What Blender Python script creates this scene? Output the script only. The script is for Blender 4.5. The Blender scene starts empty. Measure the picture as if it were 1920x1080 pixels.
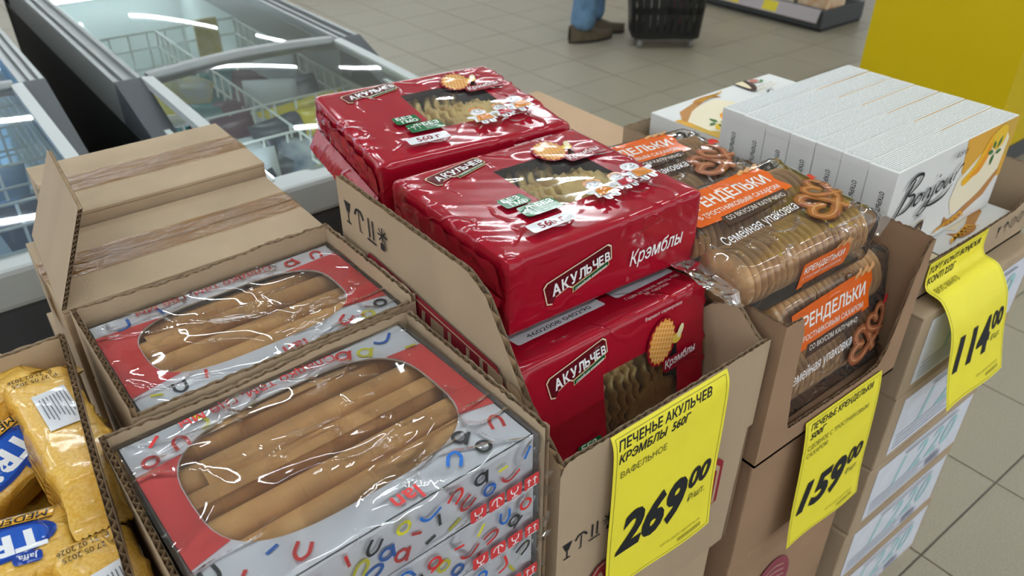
import bpy, bmesh, math, random
import numpy as np
from math import sin, cos, pi, radians, sqrt, atan2
from mathutils import Vector, Matrix, noise, geometry
random.seed(7)
SC = bpy.context.scene
COL = SC.collection
# ------------------------------------------------------------------ camera
CAMP = Vector((0, 0, 1.41)); FPX = 1500.0
_p, _h = radians(33.4), radians(37.9)
CF = Vector((sin(_h)*cos(_p), cos(_h)*cos(_p), -sin(_p)))
CR = Vector((cos(_h), -sin(_h), 0)); CU = CR.cross(CF)
cam = bpy.data.cameras.new('camera'); camo = bpy.data.objects.new('camera', cam); COL.objects.link(camo)
cam.sensor_width = 36; cam.lens = FPX*36/1920; cam.clip_start = .02; cam.clip_end = 100
camo.matrix_world = Matrix(((CR.x, CU.x, -CF.x, CAMP.x), (CR.y, CU.y, -CF.y, CAMP.y), (CR.z, CU.z, -CF.z, CAMP.z), (0, 0, 0, 1)))
cam.dof.use_dof = True; cam.dof.focus_distance = .72; cam.dof.aperture_fstop = 9.0
SC.camera = camo
def to_px(p):
    q = Vector(p)-CAMP; z = q.dot(CF)
    if z < .05: return None
    return (960+FPX*q.dot(CR)/z, 540-FPX*q.dot(CU)/z)
def ray_z(x, y, z):
    d = CF*FPX+CR*(x-960)-CU*(y-540); return CAMP+d*((z-CAMP.z)/d.z)
# ------------------------------------------------------------------ world, exposure
W = bpy.data.worlds.new('world'); SC.world = W; W.use_nodes = True
W.node_tree.nodes['Background'].inputs[0].default_value = (.86, .88, .90, 1)
W.node_tree.nodes['Background'].inputs[1].default_value = 1.35
SC.view_settings.view_transform = 'Standard'; SC.view_settings.look = 'None'
SC.view_settings.exposure = 0.20; SC.view_settings.gamma = 1; SC.view_settings.use_curve_mapping = False
LAMP = 43.0
# ------------------------------------------------------------------ materials
def lin(c):
    if isinstance(c, str):
        c = tuple(int(c[i:i+2], 16)/255 for i in (1, 3, 5))
    return tuple((x/12.92 if x <= .04045 else ((x+.055)/1.055)**2.4) for x in c)+(1,)
MATS = {}
def creases(nt, vec, scale, strength, dist, normal=None, thin=.016, seed=0.0):
    """thin fold lines of stretched film: contour lines of a broad noise, broken up by a second noise"""
    N = nt.nodes.new; L = nt.links.new; out = normal
    for k, (sc, w) in enumerate(((scale, thin), (scale*1.9, thin*1.2))):
        n = N('ShaderNodeTexNoise'); n.noise_dimensions = '4D'; n.inputs['W'].default_value = seed+k*3.7; n.inputs['Scale'].default_value = sc; n.inputs['Detail'].default_value = 1.0; L(vec, n.inputs['Vector'])
        r = N('ShaderNodeValToRGB'); e = r.color_ramp.elements; e[0].position = .5-w; e[0].color = (0, 0, 0, 1); e[1].position = .5+w; e[1].color = (0, 0, 0, 1); m = e.new(.5); m.color = (1, 1, 1, 1)
        L(n.outputs[0], r.inputs[0])
        n2 = N('ShaderNodeTexNoise'); n2.inputs['Scale'].default_value = sc*.9; n2.inputs['Detail'].default_value = 0; L(vec, n2.inputs['Vector'])
        r2 = N('ShaderNodeValToRGB'); r2.color_ramp.elements[0].position = .46; r2.color_ramp.elements[1].position = .62; L(n2.outputs[0], r2.inputs[0])
        mu = N('ShaderNodeMath'); mu.operation = 'MULTIPLY'; L(r.outputs[0], mu.inputs[0]); L(r2.outputs[0], mu.inputs[1])
        b = N('ShaderNodeBump'); b.inputs['Strength'].default_value = strength; b.inputs['Distance'].default_value = dist; L(mu.outputs[0], b.inputs['Height'])
        if out is not None: L(out, b.inputs['Normal'])
        out = b.outputs[0]
    return out
def mat(name, col='#808080', rough=.6, metal=0, var=0, vscale=30, bump=0, bscale=60, coat=0, emit=0, col2=None, stretch=(1, 1, 1), spec=.5, bdist=.002, detail=4, crease=0):
    if name in MATS: return MATS[name]
    m = bpy.data.materials.new(name); m.use_nodes = True; MATS[name] = m
    nt = m.node_tree; b = nt.nodes['Principled BSDF']
    b.inputs['Base Color'].default_value = lin(col); b.inputs['Roughness'].default_value = rough
    b.inputs['Metallic'].default_value = metal; b.inputs['Coat Weight'].default_value = coat; b.inputs['Coat Roughness'].default_value = .06
    b.inputs['Specular IOR Level'].default_value = spec
    tc = None
    def coords():
        nonlocal tc
        if tc is None:
            t = nt.nodes.new('ShaderNodeTexCoord'); mp = nt.nodes.new('ShaderNodeMapping'); mp.inputs['Scale'].default_value = stretch
            nt.links.new(t.outputs['Object'], mp.inputs[0]); tc = mp.outputs[0]
        return tc
    if var or col2:
        n = nt.nodes.new('ShaderNodeTexNoise'); n.inputs['Scale'].default_value = vscale; n.inputs['Detail'].default_value = detail
        nt.links.new(coords(), n.inputs['Vector'])
        r = nt.nodes.new('ShaderNodeValToRGB'); a = lin(col)
        r.color_ramp.elements[0].position = .32; r.color_ramp.elements[1].position = .68
        r.color_ramp.elements[0].color = tuple(x*(1-var) for x in a[:3])+(1,)
        r.color_ramp.elements[1].color = lin(col2) if col2 else tuple(min(1, x*(1+var)) for x in a[:3])+(1,)
        nt.links.new(n.outputs[0], r.inputs[0]); nt.links.new(r.outputs[0], b.inputs['Base Color'])
    if bump:
        n = nt.nodes.new('ShaderNodeTexNoise'); n.inputs['Scale'].default_value = bscale; n.inputs['Detail'].default_value = 3
        nt.links.new(coords(), n.inputs['Vector'])
        bp = nt.nodes.new('ShaderNodeBump'); bp.inputs['Strength'].default_value = bump; bp.inputs['Distance'].default_value = bdist
        nt.links.new(n.outputs[0], bp.inputs['Height']); no = bp.outputs[0]
        if crease: no = creases(nt, coords(), crease, .5, .0016, no, thin=.024)
        nt.links.new(no, b.inputs['Normal'])
        if coat: nt.links.new(no, b.inputs['Coat Normal'])
    if emit:
        b.inputs['Emission Color'].default_value = lin(col); b.inputs['Emission Strength'].default_value = emit
    return m
def film_mat(name, tint='#ffffff', haze=.04, bump=.5, bscale=35, rough=.06, gain=1.0, ior=1.5, stretch=(1, 1, 1), bdist=.004, crease=0):
    if name in MATS: return MATS[name]
    m = bpy.data.materials.new(name); m.use_nodes = True; MATS[name] = m
    nt = m.node_tree; nt.nodes.clear(); N = nt.nodes.new; L = nt.links.new
    out = N('ShaderNodeOutputMaterial'); tr = N('ShaderNodeBsdfTransparent'); gl = N('ShaderNodeBsdfGlossy'); df = N('ShaderNodeBsdfDiffuse')
    tr.inputs[0].default_value = lin(tint); gl.inputs['Roughness'].default_value = rough; gl.inputs[0].default_value = (1, 1, 1, 1)
    df.inputs[0].default_value = (.85, .86, .87, 1)
    m1 = N('ShaderNodeMixShader'); m1.inputs[0].default_value = haze; m2 = N('ShaderNodeMixShader'); fr = N('ShaderNodeFresnel'); fr.inputs[0].default_value = ior
    mu = N('ShaderNodeMath'); mu.operation = 'MULTIPLY'; mu.inputs[1].default_value = gain; mu.use_clamp = True
    L(tr.outputs[0], m1.inputs[1]); L(df.outputs[0], m1.inputs[2]); L(m1.outputs[0], m2.inputs[1]); L(gl.outputs[0], m2.inputs[2])
    L(fr.outputs[0], mu.inputs[0]); L(mu.outputs[0], m2.inputs[0]); L(m2.outputs[0], out.inputs[0])
    if bump:
        t = N('ShaderNodeTexCoord'); mp = N('ShaderNodeMapping'); mp.inputs['Scale'].default_value = stretch
        n = N('ShaderNodeTexNoise'); n.inputs['Scale'].default_value = bscale; n.inputs['Detail'].default_value = 2
        bp = N('ShaderNodeBump'); bp.inputs['Strength'].default_value = bump; bp.inputs['Distance'].default_value = bdist
        L(t.outputs['Object'], mp.inputs[0]); L(mp.outputs[0], n.inputs['Vector']); L(n.outputs[0], bp.inputs['Height'])
        no = creases(nt, mp.outputs[0], crease, .8, .003, bp.outputs[0], seed=2.0) if crease else bp.outputs[0]
        L(no, gl.inputs['Normal']); L(no, fr.inputs['Normal'])
    return m
CARD = mat('cardboard', '#ac967b', .85, var=.10, vscale=9, bump=.12, bscale=300, stretch=(1, 1, .25))
CARDD = mat('cardboard_brown', '#9a7a5e', .8, var=.08, vscale=8, bump=.1, bscale=300)
CARDF = mat('cardboard_flute', '#9c8263', .9, var=.2, vscale=60)
INK = '#15161a'
def pm(col, finish='paper'):
    k = 'ink_%s_%s' % (finish, col.strip('#'))
    if finish == 'film': return mat(k, col, .12, bump=.06, bscale=7, coat=.25, spec=.35, bdist=.008, crease=11)
    if finish == 'gloss': return mat(k, col, .35)
    return mat(k, col, .7)
# ------------------------------------------------------------------ mesh helpers
def link(name, verts, faces, m, parent=None, smooth=False, idx=None, loc=None, rot=None):
    me = bpy.data.meshes.new(name); me.from_pydata([tuple(v) for v in verts], [], faces)
    for x in (m if isinstance(m, (list, tuple)) else [m]): me.materials.append(x)
    if idx: me.polygons.foreach_set('material_index', idx)
    if smooth: me.polygons.foreach_set('use_smooth', [True]*len(me.polygons))
    me.update()
    return linkme(name, me, parent, loc, rot)
def linkme(name, me, parent=None, loc=None, rot=None):
    o = bpy.data.objects.new(name, me); COL.objects.link(o)
    if parent: o.parent = parent
    if loc is not None: o.location = loc
    if rot is not None: o.rotation_euler = rot
    return o
def tag(o, label, cat, group=None):
    o['label'] = label; o['category'] = cat
    if group: o['group'] = group
    return o
def thing(name, label, cat, loc=(0, 0, 0), rot=(0, 0, 0), group=None):
    o = bpy.data.objects.new(name, None); COL.objects.link(o); o.location = loc; o.rotation_euler = rot; o.empty_display_size = .05
    return tag(o, label, cat, group)
def struct(o): o['kind'] = 'structure'; return o
def copy_tree(o, parent=None, **kw):
    c = o.copy(); COL.objects.link(c); c.parent = parent
    for k, v in kw.items():
        if k in ('label', 'group', 'category'): c[k] = v
        else: setattr(c, k, v)
    for ch in o.children: copy_tree(ch, c)
    return c
class MB:
    def __init__(s): s.v = []; s.f = []; s.i = []
    def add(s, v, f, mi=0):
        n = len(s.v); s.v += [tuple(a) for a in v]; s.f += [tuple(a+n for a in q) for q in f]; s.i += [mi]*len(f); return s
    def box(s, x0, x1, y0, y1, z0, z1, mi=0, M=None):
        v = [Vector((x, y, z)) for z in (z0, z1) for y in (y0, y1) for x in (x0, x1)]
        if M is not None: v = [M @ a for a in v]
        return s.add(v, [(0, 2, 3, 1), (4, 5, 7, 6), (0, 1, 5, 4), (2, 6, 7, 3), (0, 4, 6, 2), (1, 3, 7, 5)], mi)
    def tube(s, pts, r, n=8, mi=0, caps=True):
        pts = [Vector(p) for p in pts]; rs = r if isinstance(r, (list, tuple)) else [r]*len(pts); vs = []; fs = []
        for k, p in enumerate(pts):
            t = (pts[min(k+1, len(pts)-1)]-pts[max(k-1, 0)]).normalized()
            a = t.orthogonal().normalized() if abs(t.z) > .95 else Vector((0, 0, 1)).cross(t).normalized(); b = t.cross(a)
            vs += [p+(a*cos(2*pi*j/n)+b*sin(2*pi*j/n))*rs[k] for j in range(n)]
        for k in range(len(pts)-1):
            for j in range(n): fs.append((k*n+j, k*n+(j+1) % n, (k+1)*n+(j+1) % n, (k+1)*n+j))
        if caps: fs += [tuple(range(n))[::-1], tuple(range((len(pts)-1)*n, len(pts)*n))]
        return s.add(vs, fs, mi)
    def quad(s, a, b, c, d, mi=0): return s.add([a, b, c, d], [(0, 1, 2, 3)], mi)
    def prism(s, pts, z0, z1, mi=0):
        n = len(pts)
        return s.add([(x, y, z0) for x, y in pts]+[(x, y, z1) for x, y in pts], [tuple(range(n))[::-1], tuple(range(n, 2*n))]+[(j, (j+1) % n, n+(j+1) % n, n+j) for j in range(n)], mi)
    def build(s, name, m, parent=None, smooth=False, bevel=0, **kw):
        o = link(name, s.v, s.f, m, parent, smooth, s.i, **kw)
        if bevel:
            b = bmesh.new(); b.from_mesh(o.data); bmesh.ops.bevel(b, geom=b.edges[:], offset=bevel, segments=2, affect='EDGES', profile=.6); b.to_mesh(o.data); b.free()
        return o
def grid(nu, nv, fn):
    v = [fn(i/nu, j/nv) for j in range(nv+1) for i in range(nu+1)]
    f = [(j*(nu+1)+i, j*(nu+1)+i+1, (j+1)*(nu+1)+i+1, (j+1)*(nu+1)+i) for j in range(nv) for i in range(nu)]
    return v, f
def nz(p, s=0): return noise.noise(Vector(p)+Vector((s*7.31, s*3.17, s*1.93)))
# text in 2D, cached
TX = {}
def text2d(s, shear=0, bold=0, spacing=1.0):
    k = (s, shear, bold, spacing)
    if k in TX: return TX[k]
    cu = bpy.data.curves.new('t', 'FONT'); cu.body = s; cu.size = 1; cu.shear = shear; cu.space_character = spacing; cu.resolution_u = 3; cu.fill_mode = 'NONE'
    o = bpy.data.objects.new('t', cu); COL.objects.link(o)
    dg = bpy.context.evaluated_depsgraph_get(); dg.update(); ev = o.evaluated_get(dg); me = ev.to_mesh()
    co = [Vector((v.co.x, v.co.y)) for v in me.vertices]; nb = {}
    for e in me.edges:
        a, b = e.vertices; nb.setdefault(a, []).append(b); nb.setdefault(b, []).append(a)
    ev.to_mesh_clear(); bpy.data.objects.remove(o); bpy.data.curves.remove(cu)
    loops = []; seen = set()
    for st in sorted(nb):
        if st in seen: continue
        L = [st]; seen.add(st); nx = st+1 if st+1 in nb[st] else nb[st][0]
        while nx not in seen:
            L.append(nx); seen.add(nx); c = [q for q in nb[nx] if q not in seen]
            if not c: break
            nx = c[0]
        P = []
        for q in L:
            if not P or (co[q]-P[-1]).length > 1e-4: P.append(co[q])
        if len(P) > 2 and (P[0]-P[-1]).length < 1e-4: P.pop()
        if len(P) > 2: loops.append(P)
    def area(P): return sum(P[i].x*P[(i+1) % len(P)].y-P[(i+1) % len(P)].x*P[i].y for i in range(len(P)))/2
    def wind(p, P):
        w = 0
        for i in range(len(P)):
            a, b = P[i-1], P[i]; c = (b.x-a.x)*(p.y-a.y)-(p.x-a.x)*(b.y-a.y)
            if a.y <= p.y < b.y and c > 0: w += 1
            elif b.y <= p.y < a.y and c < 0: w -= 1
        return w
    if bold:
        sgs = []
        for L in loops:
            own = 1 if area(L) > 0 else -1; w = sum(wind(L[0], Q) for Q in loops if Q is not L); sgs.append(-own if w*own < 0 else own)
        for L, sg in zip(loops, sgs):
            N = []; n = len(L)
            for i in range(n):
                d0 = (L[i]-L[i-1]).normalized(); d1 = (L[(i+1) % n]-L[i]).normalized(); m = Vector((d0.y+d1.y, -d0.x-d1.x)); l = m.length
                m = m/l if l > .05 else Vector((d0.y, -d0.x)); f = 1/max(.5, m.dot(Vector((d0.y, -d0.x)))); N.append(L[i]+m*(sg*bold*f))
            L[:] = N
    vs = []; es = []
    for L in loops:
        n0 = len(vs); vs += L; es += [(n0+i, n0+(i+1) % len(L)) for i in range(len(L))]
    V, _, F, *_r = geometry.delaunay_2d_cdt(vs, es, [], 0, 1e-5)
    A = np.array([vs[e[0]] for e in es]); B = np.array([vs[e[1]] for e in es]); C = np.array([sum((V[i] for i in f), Vector((0, 0)))/len(f) for f in F])
    y = C[:, 1][:, None]; up = (A[:, 1] <= y) & (B[:, 1] > y); dn = (A[:, 1] > y) & (B[:, 1] <= y)
    cr = (B[:, 0]-A[:, 0])*(y-A[:, 1])-(C[:, 0][:, None]-A[:, 0])*(B[:, 1]-A[:, 1])
    wn = (up & (cr > 0)).sum(1)-(dn & (cr < 0)).sum(1)
    fs = [tuple(f) for f, w in zip(F, wn) if w != 0]
    x0 = min(v.x for v in V); x1 = max(v.x for v in V); TX[k] = ([(v.x-x0, v.y) for v in V], fs, x1-x0)
    return TX[k]
def spline(pts, n=8):
    out = []; P = [pts[0]]+list(pts)+[pts[-1]]
    for i in range(1, len(P)-2):
        p0, p1, p2, p3 = P[i-1:i+3]
        for k in range(n):
            t = k/n; out.append(tuple(.5*((2*p1[a])+(-p0[a]+p2[a])*t+(2*p0[a]-5*p1[a]+4*p2[a]-p3[a])*t*t+(-p0[a]+3*p1[a]-3*p2[a]+p3[a])*t**3) for a in range(len(p1))))
    out.append(tuple(pts[-1])); return out
def ell(cx, cy, rx, ry, n=20, rot=0, a0=0, a1=2*pi):
    c, s = cos(rot), sin(rot)
    return [(cx+c*rx*cos(t)-s*ry*sin(t), cy+s*rx*cos(t)+c*ry*sin(t)) for t in [a0+(a1-a0)*i/n for i in range(n)]]
def rrect(x0, x1, y0, y1, r, n=4):
    out = []
    for cx, cy, a in ((x1-r, y1-r, 0), (x0+r, y1-r, pi/2), (x0+r, y0+r, pi), (x1-r, y0+r, 3*pi/2)):
        out += [(cx+r*cos(a+pi/2*k/n), cy+r*sin(a+pi/2*k/n)) for k in range(n+1)]
    return out
class Print:
    """flat print: 2D shapes (metres) laid on a surface function (u, v, height) -> local point"""
    def __init__(s, surf, finish='paper', maxlen=0, h0=.0003, dh=.00012, xf=None):
        s.surf = surf; s.fin = finish; s.ml = maxlen; s.h = h0; s.dh = dh; s.v = []; s.f = []; s.i = []; s.m = []; s.xf = xf
    def mi(s, col):
        m = pm(col, s.fin) if isinstance(col, str) else col
        if m not in s.m: s.m.append(m)
        return s.m.index(m)
    def tris(s, pts, tri, col):
        k = s.mi(col); tri = list(tri); pts = list(pts)
        if s.xf: pts = [s.xf(*p) for p in pts]
        if s.ml:
            out = []; st = [tuple(pts[a] for a in t) for t in tri]
            while st:
                a, b, c = st.pop(); l = [((b[0]-a[0])**2+(b[1]-a[1])**2, 0), ((c[0]-b[0])**2+(c[1]-b[1])**2, 1), ((a[0]-c[0])**2+(a[1]-c[1])**2, 2)]
                L, e = max(l)
                if L > s.ml**2:
                    if e == 1: a, b, c = b, c, a
                    elif e == 2: a, b, c = c, a, b
                    mm = ((a[0]+b[0])/2, (a[1]+b[1])/2); st += [(a, mm, c), (mm, b, c)]
                else: out.append((a, b, c))
            n = len(s.v)
            for q, t in enumerate(out):
                s.v += [s.surf(p[0], p[1], s.h) for p in t]; s.f.append((n+3*q, n+3*q+1, n+3*q+2)); s.i.append(k)
        else:
            n = len(s.v); s.v += [s.surf(p[0], p[1], s.h) for p in pts]; s.f += [tuple(a+n for a in t) for t in tri]; s.i += [k]*len(tri)
        return s
    def up(s): s.h += s.dh; return s
    def poly(s, pts, col):
        s.up(); return s.tris(pts, geometry.tessellate_polygon([[Vector((p[0], p[1], 0)) for p in pts]]), col)
    def text(s, t, x, y, size, col, rot=0, shear=0, bold=0, align='L', sx=1.0, spacing=1.0, width=None):
        vs, fs, w = text2d(t, shear, bold, spacing); s.up()
        if width: sx = width/(w*size)
        ox = {'L': 0, 'C': -w/2, 'R': -w}[align]; c, sn = cos(rot), sin(rot)
        pts = [(x+((a+ox)*sx*c-b*sn)*size, y+((a+ox)*sx*sn+b*c)*size) for a, b in vs]
        tri = []
        for f in fs: tri += [(f[0], f[k], f[k+1]) for k in range(1, len(f)-1)]
        return s.tris(pts, tri, col)
    def stroke(s, pts, w, col, smooth=True, w2=None, lift=True):
        if lift: s.up()
        P = spline(pts, 6) if smooth and len(pts) > 2 else [tuple(p) for p in pts]
        L = []; R = []; n = len(P)
        for k, p in enumerate(P):
            a = P[max(k-1, 0)]; b = P[min(k+1, n-1)]; dx, dy = b[0]-a[0], b[1]-a[1]; l = sqrt(dx*dx+dy*dy) or 1
            ww = (p[2] if len(p) > 2 else w)/2
            L.append((p[0]-dy/l*ww, p[1]+dx/l*ww)); R.append((p[0]+dy/l*ww, p[1]-dx/l*ww))
        tri = []
        for k in range(n-1): tri += [(k, k+1, n+k+1), (k, n+k+1, n+k)]
        return s.tris(L+R, tri, col)
    def build(s, name, parent, label=None):
        o = link(name, s.v, s.f, s.m, parent, False, s.i)
        if label: o['label'] = label
        return o
def top_surf(z): return lambda u, v, h: (u, v, z+h)
def front_surf(y): return lambda u, v, h: (u, y-h, v)     # faces -y, u = x, v = z
def left_surf(x): return lambda u, v, h: (x-h, -u, v)     # faces -x, u runs towards -y
def right_surf(x): return lambda u, v, h: (x+h, u, v)
# corrugated board wall: two liners with a fluted sheet between; z-up, runs from o along d, thickness along n
def corr(name, parent, o, d, n, width, top, bot=0, t=.0045, pitch=.0085, jag=0, m=None, seed=1, lean=0):
    o, d, n = Vector(o), Vector(d).normalized(), Vector(n).normalized(); k = max(2, int(round(width/pitch*2)))
    ft = top if callable(top) else (lambda s: top); fb = bot if callable(bot) else (lambda s: bot)
    rnd = random.Random(seed); mb = MB(); A = []; up = Vector((0, 0, 1))+n*(-lean)
    for q in range(k+1):
        s = width*q/k; j = rnd.uniform(-jag, jag); A.append((s, fb(s), ft(s)+j, ft(s)+rnd.uniform(-jag, jag)-jag*.4))
    for off, hi in ((0, 2), (t, 3)):
        vs = []
        for a in A: vs += [o+d*a[0]+n*off+up*a[1], o+d*a[0]+n*off+up*a[hi]]
        mb.add(vs, [(2*q, 2*q+2, 2*q+3, 2*q+1) for q in range(k)], 0)
    vs = []
    for q, a in enumerate(A):
        w = t*(.06 if q % 2 else .94); vs += [o+d*a[0]+n*w+up*a[1], o+d*a[0]+n*w+up*(min(a[2], a[3])-.0004)]
    mb.add(vs, [(2*q, 2*q+2, 2*q+3, 2*q+1) for q in range(k)], 1)
    return mb.build(name, [m or CARD, CARDF], parent)
def lerp_prof(pts):
    def f(s):
        for (a, b), (c, d) in zip(pts, pts[1:]):
            if s <= c: return b+(d-b)*(s-a)/(c-a) if c > a else d
        return pts[-1][1]
    return f
# ------------------------------------------------------------------ setting: floor, ceiling, ceiling lamps
GROUT = mat('grout', '#6f6960', .9)
TILE = mat('tile', '#98907f', .42, var=.12, vscale=260, detail=2, spec=.4)
floor = struct(MB().box(-12, 16, -8, 20, -.1, -.004).build('floor', GROUT))
TP = .331
tm = MB().box(-.1635, .1635, -.1635, .1635, -.004, 0).build('tile_tmp', TILE, bevel=.0012); tme = tm.data; bpy.data.objects.remove(tm)
cells = []
for i in range(-8, 40):
    for j in range(-8, 50):
        c = (1.367+TP*(i+.5), .340+TP*(j+.5), 0); q = to_px(c)
        if q and -250 < q[0] < 2170 and -320 < q[1] < 1500: cells.append(((Vector(c)-CAMP).length, c))
def hidden(c):   # under the freezers or behind the display from every near position
    return (c[0] < .9 and 1.4 < c[1] < 3.5) or (-.1 < c[0] < .9 and .55 < c[1] < 1.4)
cells = sorted(c for c in cells if not hidden(c[1]))
for _, c in cells[:300]: linkme('tile', tme, floor, loc=c)
far = MB()
for _, c in cells[300:]: far.box(c[0]-.163, c[0]+.163, c[1]-.163, c[1]+.163, -.004, 0)
if far.v: far.build('far_tiles', TILE, floor)['kind'] = 'stuff'
struct(MB().box(-12, 16, -8, 20, 3.5, 3.6).build('ceiling', mat('ceiling_white', '#d8dad8', .9)))
TUBE = mat('lamp_tube', '#f2fbff', .5, emit=LAMP); HOUS = mat('lamp_housing', '#dfe2e2', .5)
lamp = thing('ceiling_light', 'white linear ceiling light hung in rows above the sales floor', 'ceiling light', (0, 0, 3.3), group='linear lights under the ceiling')
MB().box(-.75, .75, -.06, .06, .0, .05).box(-.6, -.58, -.01, .01, .05, .2).box(.58, .6, -.01, .01, .05, .2).build('housing', HOUS, lamp)
MB().tube([(-.72, 0, -.015), (.72, 0, -.015)], .022, 10).build('tube', TUBE, lamp)
first = True
for y in (-3.8, -1.3, 1.2, 3.7, 6.4, 9.2, 11.9):
    for x in (-5.6, -3.4, -1.2, 1.0, 3.2, 5.4):  # leftmost lamps added as fill light for the left-facing box ends
        if first: lamp.location = (x, y, 3.3); lamp.rotation_euler.z = radians(-4); first = False
        else: copy_tree(lamp, location=(x, y, 3.3), rotation_euler=(0, 0, radians(-4)))
# ------------------------------------------------------------------ freezers
GREY = mat('freezer_rail_grey', '#8d9190', .35, metal=.3); LGREY = mat('freezer_light_grey', '#b9bebd', .4); DGREY = mat('freezer_dark_grey', '#46494d', .5)
BLACK = mat('freezer_black', '#0d0e10', .5); LINER = mat('freezer_liner', '#dfe8e4', .5); WIRE = mat('white_wire', '#eef4f0', .4)
GLASS = film_mat('freezer_glass', '#eef6f3', haze=.03, bump=0, rough=.015, gain=1.0)
LED = mat('freezer_led', '#e8f4ff', .5, emit=20.0); LEDB = mat('freezer_led_blue', '#6fb0ff', .5, emit=45.0)
ZR = .80
def freezer(label, x0, x1, yb, railside, railw, rail_y, led):
    y0 = 1.235; xl, xr = x0, x1
    f = thing('chest_freezer', label, 'freezer', ((x0+x1)/2, y0, 0))
    def P(x, y, z): return (x-(x0+x1)/2, y-y0, z)
    def B(name, m, *bs, **kw):
        mb = MB()
        for b in bs: mb.box(b[0]-(x0+x1)/2, b[1]-(x0+x1)/2, b[2]-y0, b[3]-y0, b[4], b[5])
        return mb.build(name, m, f, **kw)
    w = .035
    B('body', BLACK, (x0, x0+w, y0, yb, .06, .70), (x1-w, x1, y0, yb, .06, .70), (x0, x1, yb-.05, yb, .06, .70), (x0, x1, y0+.04, yb, .06, .12))
    B('front_panel', DGREY, (x0, x1, y0, y0+.04, .05, .728))
    B('bumper', LGREY, (x0-.004, x1+.004, y0-.012, y0+.05, .728, .792), bevel=.008)
    B('kick_plate', BLACK, (x0+.02, x1-.02, y0+.03, yb-.03, 0, .06))
    B('liner', LINER, (x0+w, x0+w+.012, y0+.05, yb-.05, .12, .74), (x1-w-.012, x1-w, y0+.05, yb-.05, .12, .74), (x0+w, x1-w, y0+.05, y0+.062, .12, .70), (x0+w, x1-w, yb-.062, yb-.05, .12, .70), (x0+w, x1-w, y0+.05, yb-.05, .12, .14))
    # side rails (grooved), right and left
    for sd in (0, 1):
        a, b = (x0, x0+railw) if sd == 0 else (x1-railw, x1)
        r = B('side_rail', GREY, (a, b, rail_y, yb, .70, ZR-.012), (a, a+.010, rail_y, yb, ZR-.012, ZR), (b-.010, b, rail_y, yb, ZR-.012, ZR), (a+.022, a+.030, rail_y, yb, ZR-.012, ZR))
        e = link('rail_end_cap', [P(a, rail_y-.006, ZR+.002), P(b, rail_y-.006, ZR+.002), P(b-.006, y0+.40, .70), P(a+.006, y0+.40, .70), P(a, rail_y, ZR+.002), P(b, rail_y, ZR+.002), P(b, rail_y, .70), P(a, rail_y, .70)], [(0, 3, 2, 1), (0, 1, 5, 4), (0, 4, 7, 3), (1, 2, 6, 5)], DGREY, f)
    # sloping front section: side frames + curved glass
    def zc(t): return .798-.010*(1-t)**2
    ya, ye = y0+.03, rail_y-.01
    for xx in (x0+railw-.004, x1-railw-.020):
        mb = MB(); n = 10
        for k in range(n):
            t0, t1 = k/n, (k+1)/n; A, C = ya+(ye-ya)*t0, ya+(ye-ya)*t1
            mb.add([P(xx, A, zc(t0)-.012), P(xx+.024, A, zc(t0)-.012), P(xx+.024, C, zc(t1)-.012), P(xx, C, zc(t1)-.012), P(xx, A, zc(t0)+.006), P(xx+.024, A, zc(t0)+.006), P(xx+.024, C, zc(t1)+.006), P(xx, C, zc(t1)+.006)], [(4, 5, 6, 7), (0, 4, 7, 3), (1, 2, 6, 5), (0, 1, 5, 4)])
        mb.build('glass_frame', LGREY, f)
    gx0, gx1 = x0+railw+.012, x1-railw-.012
    v, q = grid(20, 16, lambda s, t: P(gx0+(gx1-gx0)*s, ya+(ye-ya)*t, zc(t)+.008*sin(pi*s)))
    link('front_glass', v, q, GLASS, f, True)
    v, q = grid(20, 12, lambda s, t: P(gx0+(gx1-gx0)*s, rail_y+.02+(yb-.12-rail_y)*t, ZR-.012+.012*sin(pi*s)))
    link('sliding_glass', v, q, GLASS, f, True)
    mb = MB()
    n = 16
    for k in range(n):
        s0, s1 = k/n, (k+1)/n; X0, X1 = gx0+(gx1-gx0)*s0, gx0+(gx1-gx0)*s1; h0, h1 = ZR+.012*sin(pi*s0), ZR+.012*sin(pi*s1)
        for dz in (0,):
            mb.add([P(X0, rail_y-.015, h0-.02), P(X1, rail_y-.015, h1-.02), P(X1, rail_y+.02, h1-.02), P(X0, rail_y+.02, h0-.02), P(X0, rail_y-.015, h0+.005), P(X1, rail_y-.015, h1+.005), P(X1, rail_y+.02, h1+.005), P(X0, rail_y+.02, h0+.005)], [(4, 5, 6, 7), (0, 1, 5, 4), (3, 7, 6, 2), (0, 3, 2, 1)])
    mb.build('lid_bar', GREY, f, True)
    B('back_bar', LGREY, (x0, x1, yb-.14, yb, .70, ZR+.01), bevel=.006)
    B('light_strip', led, (x0+railw+.022, x0+railw+.030, y0+.05, y0+.42, .778, .784))
    B('added_fill_strip', led, (gx0, gx1, yb-.155, yb-.141, .70, .715))  # glowing strip added at the far end to brighten the freezer interior
    # wire baskets
    mb = MB(); r = .0033
    bx0, bx1 = x0+w+.02, x1-w-.02
    for yy in (y0+.24, y0+.46, y0+.66, y0+1.05, y0+1.5):
        if yy > yb-.2: break
        k = int((bx1-bx0)/.055)
        for a in range(k+1): X = bx0+(bx1-bx0)*a/k; mb.tube([P(X, yy, .20), P(X, yy, .69)], r, 5)
        for zz in (.22, .28, .34, .40, .46, .52, .58, .64, .69): mb.tube([P(bx0, yy, zz), P(bx1, yy, zz)], r, 5)
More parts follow.
